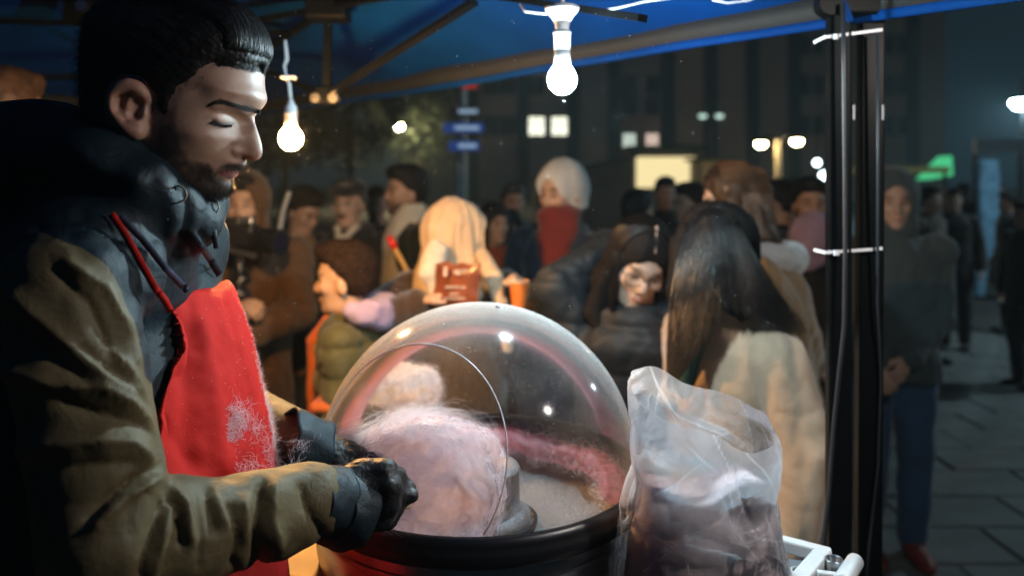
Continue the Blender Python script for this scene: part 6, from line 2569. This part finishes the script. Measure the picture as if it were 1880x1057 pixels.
extra('scarf_end', chain([loc(P(800, 462, 2.60)), loc(P(792, 500, 2.54)), loc(P(800, 545, 2.55))], [.045, .042, .02]), loc(P(800, 500, 2.55)) - .28, loc(P(800, 500, 2.55)) + .28, c_white, t, c6, h=.007, sc=24)
extra('scarf_end', chain([loc(P(885, 470, 2.66)), loc(P(905, 510, 2.56)), loc(P(925, 575, 2.52)), loc(P(932, 640, 2.52))], [.03, .03, .028, .02]), loc(P(905, 560, 2.55)) - .35, loc(P(905, 560, 2.55)) + .35, c_hijab, t, c6, h=.007, sc=24)
pk = P(838, 525, 2.47)
n = 14
V = []
for sgn in (-1, 1):
    for i in range(n):
        for j in range(n):
            a, b = i / (n - 1) * 2 - 1, j / (n - 1) * 2 - 1
            V.append(pk + A3((a * .074 + .006 * b, sgn * (.020 * (1 - a * a) * (1 - b ** 4) + .0012) - .03 * a, b * .074 + .004 * math.sin(a * 9))))
V = np.array(V)
idx = np.arange(2 * n * n).reshape(2, n, n)
F = np.concatenate([np.stack([idx[0, :-1, :-1], idx[0, 1:, :-1], idx[0, 1:, 1:], idx[0, :-1, 1:]], -1).reshape(-1, 4), np.stack([idx[1, :-1, :-1], idx[1, :-1, 1:], idx[1, 1:, 1:], idx[1, 1:, :-1]], -1).reshape(-1, 4)])
V += fbm(V, 40, 2)[:, None] * A3((.002, .004, .002))
pkt = thing('snack_packet', 'brown foil snack packet held upright by the woman in the cream headscarf', 'packet', pk)
mesh_obj('foil', V, F, M('brown_foil', (.22, .060, .025), .35, var=.35, vscale=14, bump=.3, bscale=40, coat=.2), pkt)
for dx, dz, w_, h_ in ((.020, .048, .052, .016), (-.034, .050, .012, .030), (.006, .000, .08, .007), (.010, -.022, .06, .005), (-.004, -.036, .07, .005)):
    c = pk + A3((dx, -.026 + abs(dx) * .1, dz))
    MB().box(c, (w_, .004, h_)).build('pale_print', M('pale_print', (.60, .45, .38), .5, var=.5, vscale=60), pkt)
# red tipped stick behind the boy
a, b = P(716, 438, 2.95), P(738, 480, 2.95)
stt = thing('tipped_stick', 'thin pale stick with a bright red tip held up behind the boy', 'stick', b)
MB().tube([a + (b - a) * .3, b + (b - a) * .6], .010, 8).build('shaft', M('pale_wood', (.65, .38, .12), .6), stt)
MB().tube([a - (b - a) * .1, a + (b - a) * .42], [.012, .016], 10).build('tip', M('red_tip', (.75, .02, .015), .4), stt, smooth=True)

# -- woman in the white cap with burgundy neck warmer
c7 = person('woman in a smooth white head covering with a burgundy scarf pulled over her nose', 1030, 356, 3.3, -112, head=(-22, 4, 0), fem=True, topmat=c_navy, legmat=c_dkjeans, group=CROWD, hem=.6, girth=1.05, skin=(.60, .38, .27))
t, loc, place, HC, Rh, hs, s = c7
hj = lambda q: HC + Rh @ A3(q)
fh = U(ell(hj((-.015, 0, .042)), (.122, .104, .118), Rh), (ell(hj((-.07, 0, .0)), (.070, .086, .09), Rh), .03), (ell(hj((-.06, 0, -.075)), (.062, .080, .07), Rh), .04))
fc = U(ell(hj((.115, 0, -.030)), (.085, .070, .100), Rh), (boxf(hj((0, 0, -.20)), (.3, .3, .13), Rh), .01))
extra('head_covering', lambda Q: smax(fh(Q), -fc(Q), .01), HC - .26, HC + .26, c_whitehat, t, c7, h=.008, amp=.004, sc=12, folds=(HC, 2.2, .45))
fs = U(ell(hj((.03, 0, -.085)), (.095, .085, .062), Rh), (loft([1.18, 1.30, 1.42, 1.50, 1.55], [.125, .125, .085, .03, .02], [0] * 5, [.04, .05, .075, .098, .085], [.022, .050, .085, .095, .080]), .03))
extra('burgundy_scarf', fs, HC - A3((.2, .2, .5)), HC + A3((.25, .2, .05)), c_burg, t, c7, h=.008, amp=.006, sc=14, rip=70)
cp = P(953, 540, 2.42)
cupt = thing('paper_cup', 'orange paper cup held up beside the brown snack packet', 'cup', cp)
e = MB()
e.lathe([(.001, -.041), (.023, -.041), (.031, .040), (.0295, .040), (.022, -.037), (.001, -.037)], cp, 24)
e.build('cup_wall', M('orange_card', (.80, .20, .03), .6), cupt, smooth=False)
e = MB()
e.lathe([(.0305, .038), (.0335, .039), (.0335, .043), (.0305, .043)], cp, 24, closed=True)
e.build('rolled_rim', M('cup_rim', (.85, .55, .3), .5), cupt)

# -- leaning woman with spectacles
c8 = person('leaning woman with spectacles and centre-parted hair in a dark puffer jacket', 1172, 487, 2.20, -100, head=(14, 22, -14), fem=True, topmat=c_puff, legmat=c_dkjeans, hair='bob', hairmat=m_matthair, group=CROWD, hem=.7, girth=1.12, lean=14, scale=.985,
            r_hand=P(1125, 458, 2.40), r_elbow=P(1022, 532, 2.30), puffer=.13, collar='self', res=.008, skin=(.62, .42, .32), collar_r=.040)
specs(c8, th=.0016, r=.026)


def combed(ctx, n, L_, mat, seed, r0=.0009, k=1.02):
    """hair strands from a centre parting, over the crown and down either side"""
    t, loc, place, HC, Rh, hs, s = ctx
    g = np.random.default_rng(seed)
    sd = np.where(g.random(n) < .5, 1, -1)
    x = g.uniform(-.098, .046, n)
    yr, zr = .090 * np.sqrt(1 - ((x + .014) / .125) ** 2), .098 * np.sqrt(1 - ((x + .014) / .125) ** 2)
    l_ = L_ * g.uniform(.55, 1.0, n)
    out = []
    for s_ in np.linspace(0, 1, 13):
        a = np.minimum(s_ / .42, 1) * PI * .5
        dn = np.maximum(s_ - .42, 0) / .58
        y = sd * (.003 + yr * np.sin(a) * (k + .16 * dn))
        z = .046 + zr * np.cos(a) * k + .002
        q = np.stack([x * (1 + .1 * s_) - .012 * s_ + np.maximum(x, 0) * -.35 * dn + .004 * np.sin(7 * s_ + x * 90), y, z], 1)
        p = HC + (q * hs) @ Rh.T
        p[:, 2] -= dn * l_
        p[:, 0] += dn * g.normal(size=n) * .004
        out.append(place(p))
    return strands('hair_strands', np.stack(out, 1), r0, r0 * .4, mat, t)


combed(c8, 2600, .24, M('dark_strands', (.014, .010, .009), .40, var=.4, spec=.5), 61)
t, loc, place, HC, Rh, hs, s = c8
extra('parting', chain([HC + Rh @ A3((.085, 0, .088)), HC + Rh @ A3((.03, 0, .141)), HC + Rh @ A3((-.05, 0, .138))], [.0035, .004, .002]), HC - .1, HC + .2, M('scalp', (.40, .27, .21), .6), t, c8, h=.004, amp=0)
# -- girl with long dark hair, seen from behind
c9 = person('girl with long straight black hair in a beige wool coat, back turned', 1312, 460, 2.0, 203, head=(-62, 2, 0), fem=True, topmat=c_beige, legmat=c_dkjeans, hair='bob', hairmat=m_matthair, group=CROWD, hem=.42, girth=1.12, lean=3, lump=.6, armk=.006, sh_drop=.045, res=.008, collar='self', skin=(.60, .42, .32), collar_r=.036)
t, loc, place, HC, Rh, hs, s = c9
# the long hair: one fall over the camera side of the back, one lock in front of the shoulder
drape = U(chain([loc(P(1318, 440, 1.95)), loc(P(1333, 500, 1.90)), loc(P(1356, 545, 1.89))], [.070, .064, .030]),
          (chain([loc(P(1290, 450, 1.94)), loc(P(1278, 520, 1.89)), loc(P(1272, 580, 1.86)), loc(P(1256, 640, 1.86))], [.066, .054, .026, .008]), .04),
          (chain([loc(P(1268, 460, 1.93)), loc(P(1254, 540, 1.89)), loc(P(1250, 610, 1.87)), loc(P(1238, 700, 1.87))], [.050, .038, .020, .006]), .04),
          (chain([loc(P(1334, 450, 1.97)), loc(P(1368, 505, 1.96)), loc(P(1400, 545, 1.96)), loc(P(1440, 590, 1.97))], [.056, .036, .020, .006]), .04))
V, F = surface(drape, loc(P(1330, 560, 1.9)) - .42, loc(P(1330, 560, 1.9)) + .42, .007)
Vw = place(V)
n_ = vnormals(Vw, F)
hx_, hy_ = to_px(Vw)
fan = (hx_ - 1300 - (hy_ - 440) * .28) / (90 + (hy_ - 440) * .25)
Vw = Vw + n_ * (np.abs(noise(np.stack([fan * 14, hy_ * .005, Vw[:, 1] * 4], 1), 1.0)) * .014)[:, None]
mesh_obj('hair_fall', Vw, F, m_matthair, t)
g = np.random.default_rng(51)
n = 5200
f0 = g.uniform(-1, 1, n)
lft = (f0 + g.normal(size=n) * .25) < .2
x2 = np.where(lft, 1226 + 74 * (f0 + 1) / 1.2 * g.uniform(.4, 1.2, n), 1335 + 150 * np.clip(f0 - .1, 0, 1) * g.uniform(.8, 1.1, n))
y2 = np.where(lft, np.interp(x2, [1228, 1320], [705, 590]) * g.uniform(.94, 1.02, n), np.interp(x2, [1330, 1470], [556, 608]) + g.normal(size=n) * 8)
x0, y0 = 1310 + f0 * 44, 378 + 34 * f0 ** 2 + g.uniform(0, 30, n)
x1, y1 = 1308 + f0 * 84, 470 + g.uniform(-10, 40, n)
pth = []
for s_ in np.linspace(0, 1, 11):
    xx = x0 * (1 - s_) ** 2 + 2 * x1 * s_ * (1 - s_) + x2 * s_ ** 2 + 3 * np.sin(s_ * 7 + f0 * 40)
    yy = y0 * (1 - s_) ** 2 + 2 * y1 * s_ * (1 - s_) + y2 * s_ ** 2
    dd = np.interp(yy, [376, 400, 430, 480, 540, 600, 700], [1.905, 1.868, 1.852, 1.830, 1.815, 1.815, 1.840]) + .06 * (f0 * (1 - .5 * s_)) ** 2 + g.normal(size=n) * .004 * (.3 + s_) - .014
    pth.append(np.stack([(xx - CX) / FPX * dd, dd, CAMZ + (HZ - yy) / FPX * dd], 1))
pth = np.stack(pth, 1)
strands('hair_strands', pth, .0007, .0003, m_girlhair, t)
strands('brown_ends', pth[lft][::5, 7:] + A3((0, -.004, 0)), .0009, .0003, M('brown_hair_ends', (.15, .075, .035), .45, var=.5, vscale=8), t)
# turned-down lapel and scarf
extra('teal_scarf', chain([HC + A3((.06, .02, -.16)), HC + A3((.12, .05, -.24)), HC + A3((.15, .04, -.36))], [.035, .035, .03]), HC - .5, HC + .3, cloth('teal_knit', (.02, .10, .11)), t, c9)
extra('lapel', U(chain([HC + A3((-.09, 0, -.155)), HC + A3((-.04, .10, -.17)), HC + A3((.07, .09, -.26)), HC + A3((.15, .05, -.42))], [.03, .034, .032, .02]), (chain([HC + A3((-.09, 0, -.155)), HC + A3((-.04, -.10, -.17)), HC + A3((.07, -.09, -.26)), HC + A3((.15, -.05, -.42))], [.03, .034, .032, .02]), .01)), HC - .6, HC + .3, c_beige, t, c9, amp=.004)
# -- brown haired woman in tan
c10 = person('woman with long brown hair, white hood and tan wool jacket', 1348, 378, 2.45, 165, head=(14, 2, 0), lean=6, fem=True, topmat=c_tan, legmat=c_dkjeans, hair='long', hairmat=m_brownhair, hood='down', hoodmat=c_white_hood, group=CROWD, hem=.62, girth=1.30, shoemat=m_redshoe, skin=(.66, .44, .34), l_hand=P(1520, 715, 2.75))
combed(c10, 2600, .40, M('brown_strands', (.10, .05, .026), .35, var=.6, spec=.8), 62)
# -- man with lilac scarf beside the pole
c11 = person('young man with a lilac cloth over his shoulder, left of the tent legs', 1488, 376, 3.7, -98, topmat=c_black, legmat=c_dkjeans, hair='short', hairmat=m_blackhair, group=CROWD, skin=(.52, .34, .27))
t, loc, place, HC, Rh, hs, s = c11
extra('lilac_cloth', U(ell(loc(P(1488, 442, 3.5)), (.07, .105, .14)), (ell(loc(P(1500, 425, 3.52)), (.06, .07, .08)), .05)), loc(P(1488, 442, 3.5)) - .24, loc(P(1488, 442, 3.5)) + .24, c_lilac, t, c11)
# -- hooded man right of the pole
c12 = person('man in a dark hooded top and blue jeans right of the tent legs', 1640, 372, 3.4, -96, head=(-10, 2, 0), topmat=c_hoodie, legmat=c_jeans, hood='up', group=CROWD, hem=.84, girth=1.12, shoemat=m_redshoe, l_hand=P(1662, 668, 3.20), l_elbow=P(1722, 582, 3.36), r_hand=P(1606, 668, 3.2), r_elbow=P(1572, 582, 3.36), skin=(.50, .32, .24))

# -- people further back
BACK = 'people further back in the crowd'
for lab, px, py, d, yaw, kw in (
        ('dark haired man with his back turned, just left of the cream kiosk', 1172, 388, 4.4, 40, dict(topmat=c_black)),
        ('man in a black jacket facing the stall in front of the cream kiosk', 1222, 356, 6.0, -90, dict(topmat=c_black)),
        ('dark haired man in profile beside the cream kiosk, white light on his brow', 1268, 375, 4.6, 190, dict(topmat=c_dgreen)),
        ('man with dull grey hair far behind the headscarves', 943, 372, 5.2, -80, dict(topmat=c_navy, hairmat=m_greyhair)),
        ('person in an orange jacket beside the cream headscarf', 908, 412, 4.2, -60, dict(topmat=cloth('rust_jacket', (.28, .06, .015)), hair='bob', fem=True)),
        ('person in a lilac top behind the orange jacket', 936, 418, 4.8, -100, dict(topmat=c_lilac, hair='long', fem=True)),
        ('short dark haired person between grey haired man and cream jumper', 690, 378, 5.0, -80, dict(topmat=c_black)),
        ('person in a black coat turned left, behind the brown haired woman', 1432, 372, 4.4, 150, dict(topmat=c_black)),
        ('dark haired person next to the young man with the lilac cloth', 1462, 366, 5.0, -120, dict(topmat=c_navy)),
        ('man in a brown jacket walking in front of the green stall', 1708, 368, 7.0, -60, dict(topmat=c_fur, hair='short')),
        ('person in a black coat right of the brown jacket', 1752, 368, 7.6, -120, dict(topmat=c_black)),
        ('person in dark clothes standing right of the tall blue figure', 1850, 372, 8.4, 170, dict(topmat=c_navy)),
        ('person at the far right edge in a black coat', 1880, 395, 6.2, -170, dict(topmat=c_black)),
        ('dark figure walking far off behind the tall blue figure', 1768, 352, 11.5, 20, dict(topmat=c_black)),
        ('dark figure far behind at the right of the green stall', 1832, 350, 12.5, -60, dict(topmat=c_fur))):
    kw = dict(dict(hair='short', hairmat=m_blackhair, legmat=c_dkjeans, skin=(.48, .31, .23), fast=True, res=.014), **kw)
    person(lab, px, py, d, yaw, group=BACK, **kw)
# -- someone behind the seller
person('curly brown haired person half hidden behind the seller\'s shoulder', 12, 215, 2.3, 60, topmat=c_black, legmat=c_dkjeans, hair='short', hairmat=m_brownhair, scale=1.06, res=.014, skin=(.45, .29, .2), group=BACK)
# ============================================================ dusty night air
hz_m = bpy.data.materials.new('dusty_air')
hz_m.use_nodes = True
_n = hz_m.node_tree.nodes
_n.clear()
_v = _n.new('ShaderNodeVolumePrincipled')
_v.inputs['Color'].default_value = (.70, .90, 1.0, 1)
_v.inputs['Density'].default_value = 0.0023
_v.inputs['Anisotropy'].default_value = 0.1
_o = _n.new('ShaderNodeOutputMaterial')
hz_m.node_tree.links.new(_v.outputs[0], _o.inputs['Volume'])
hzo = MB().box((0, 60, 9.5), (220, 200, 21)).build('haze', hz_m)
tag(hzo, 'thin dusty haze hanging in the night air', 'haze', kind='stuff')
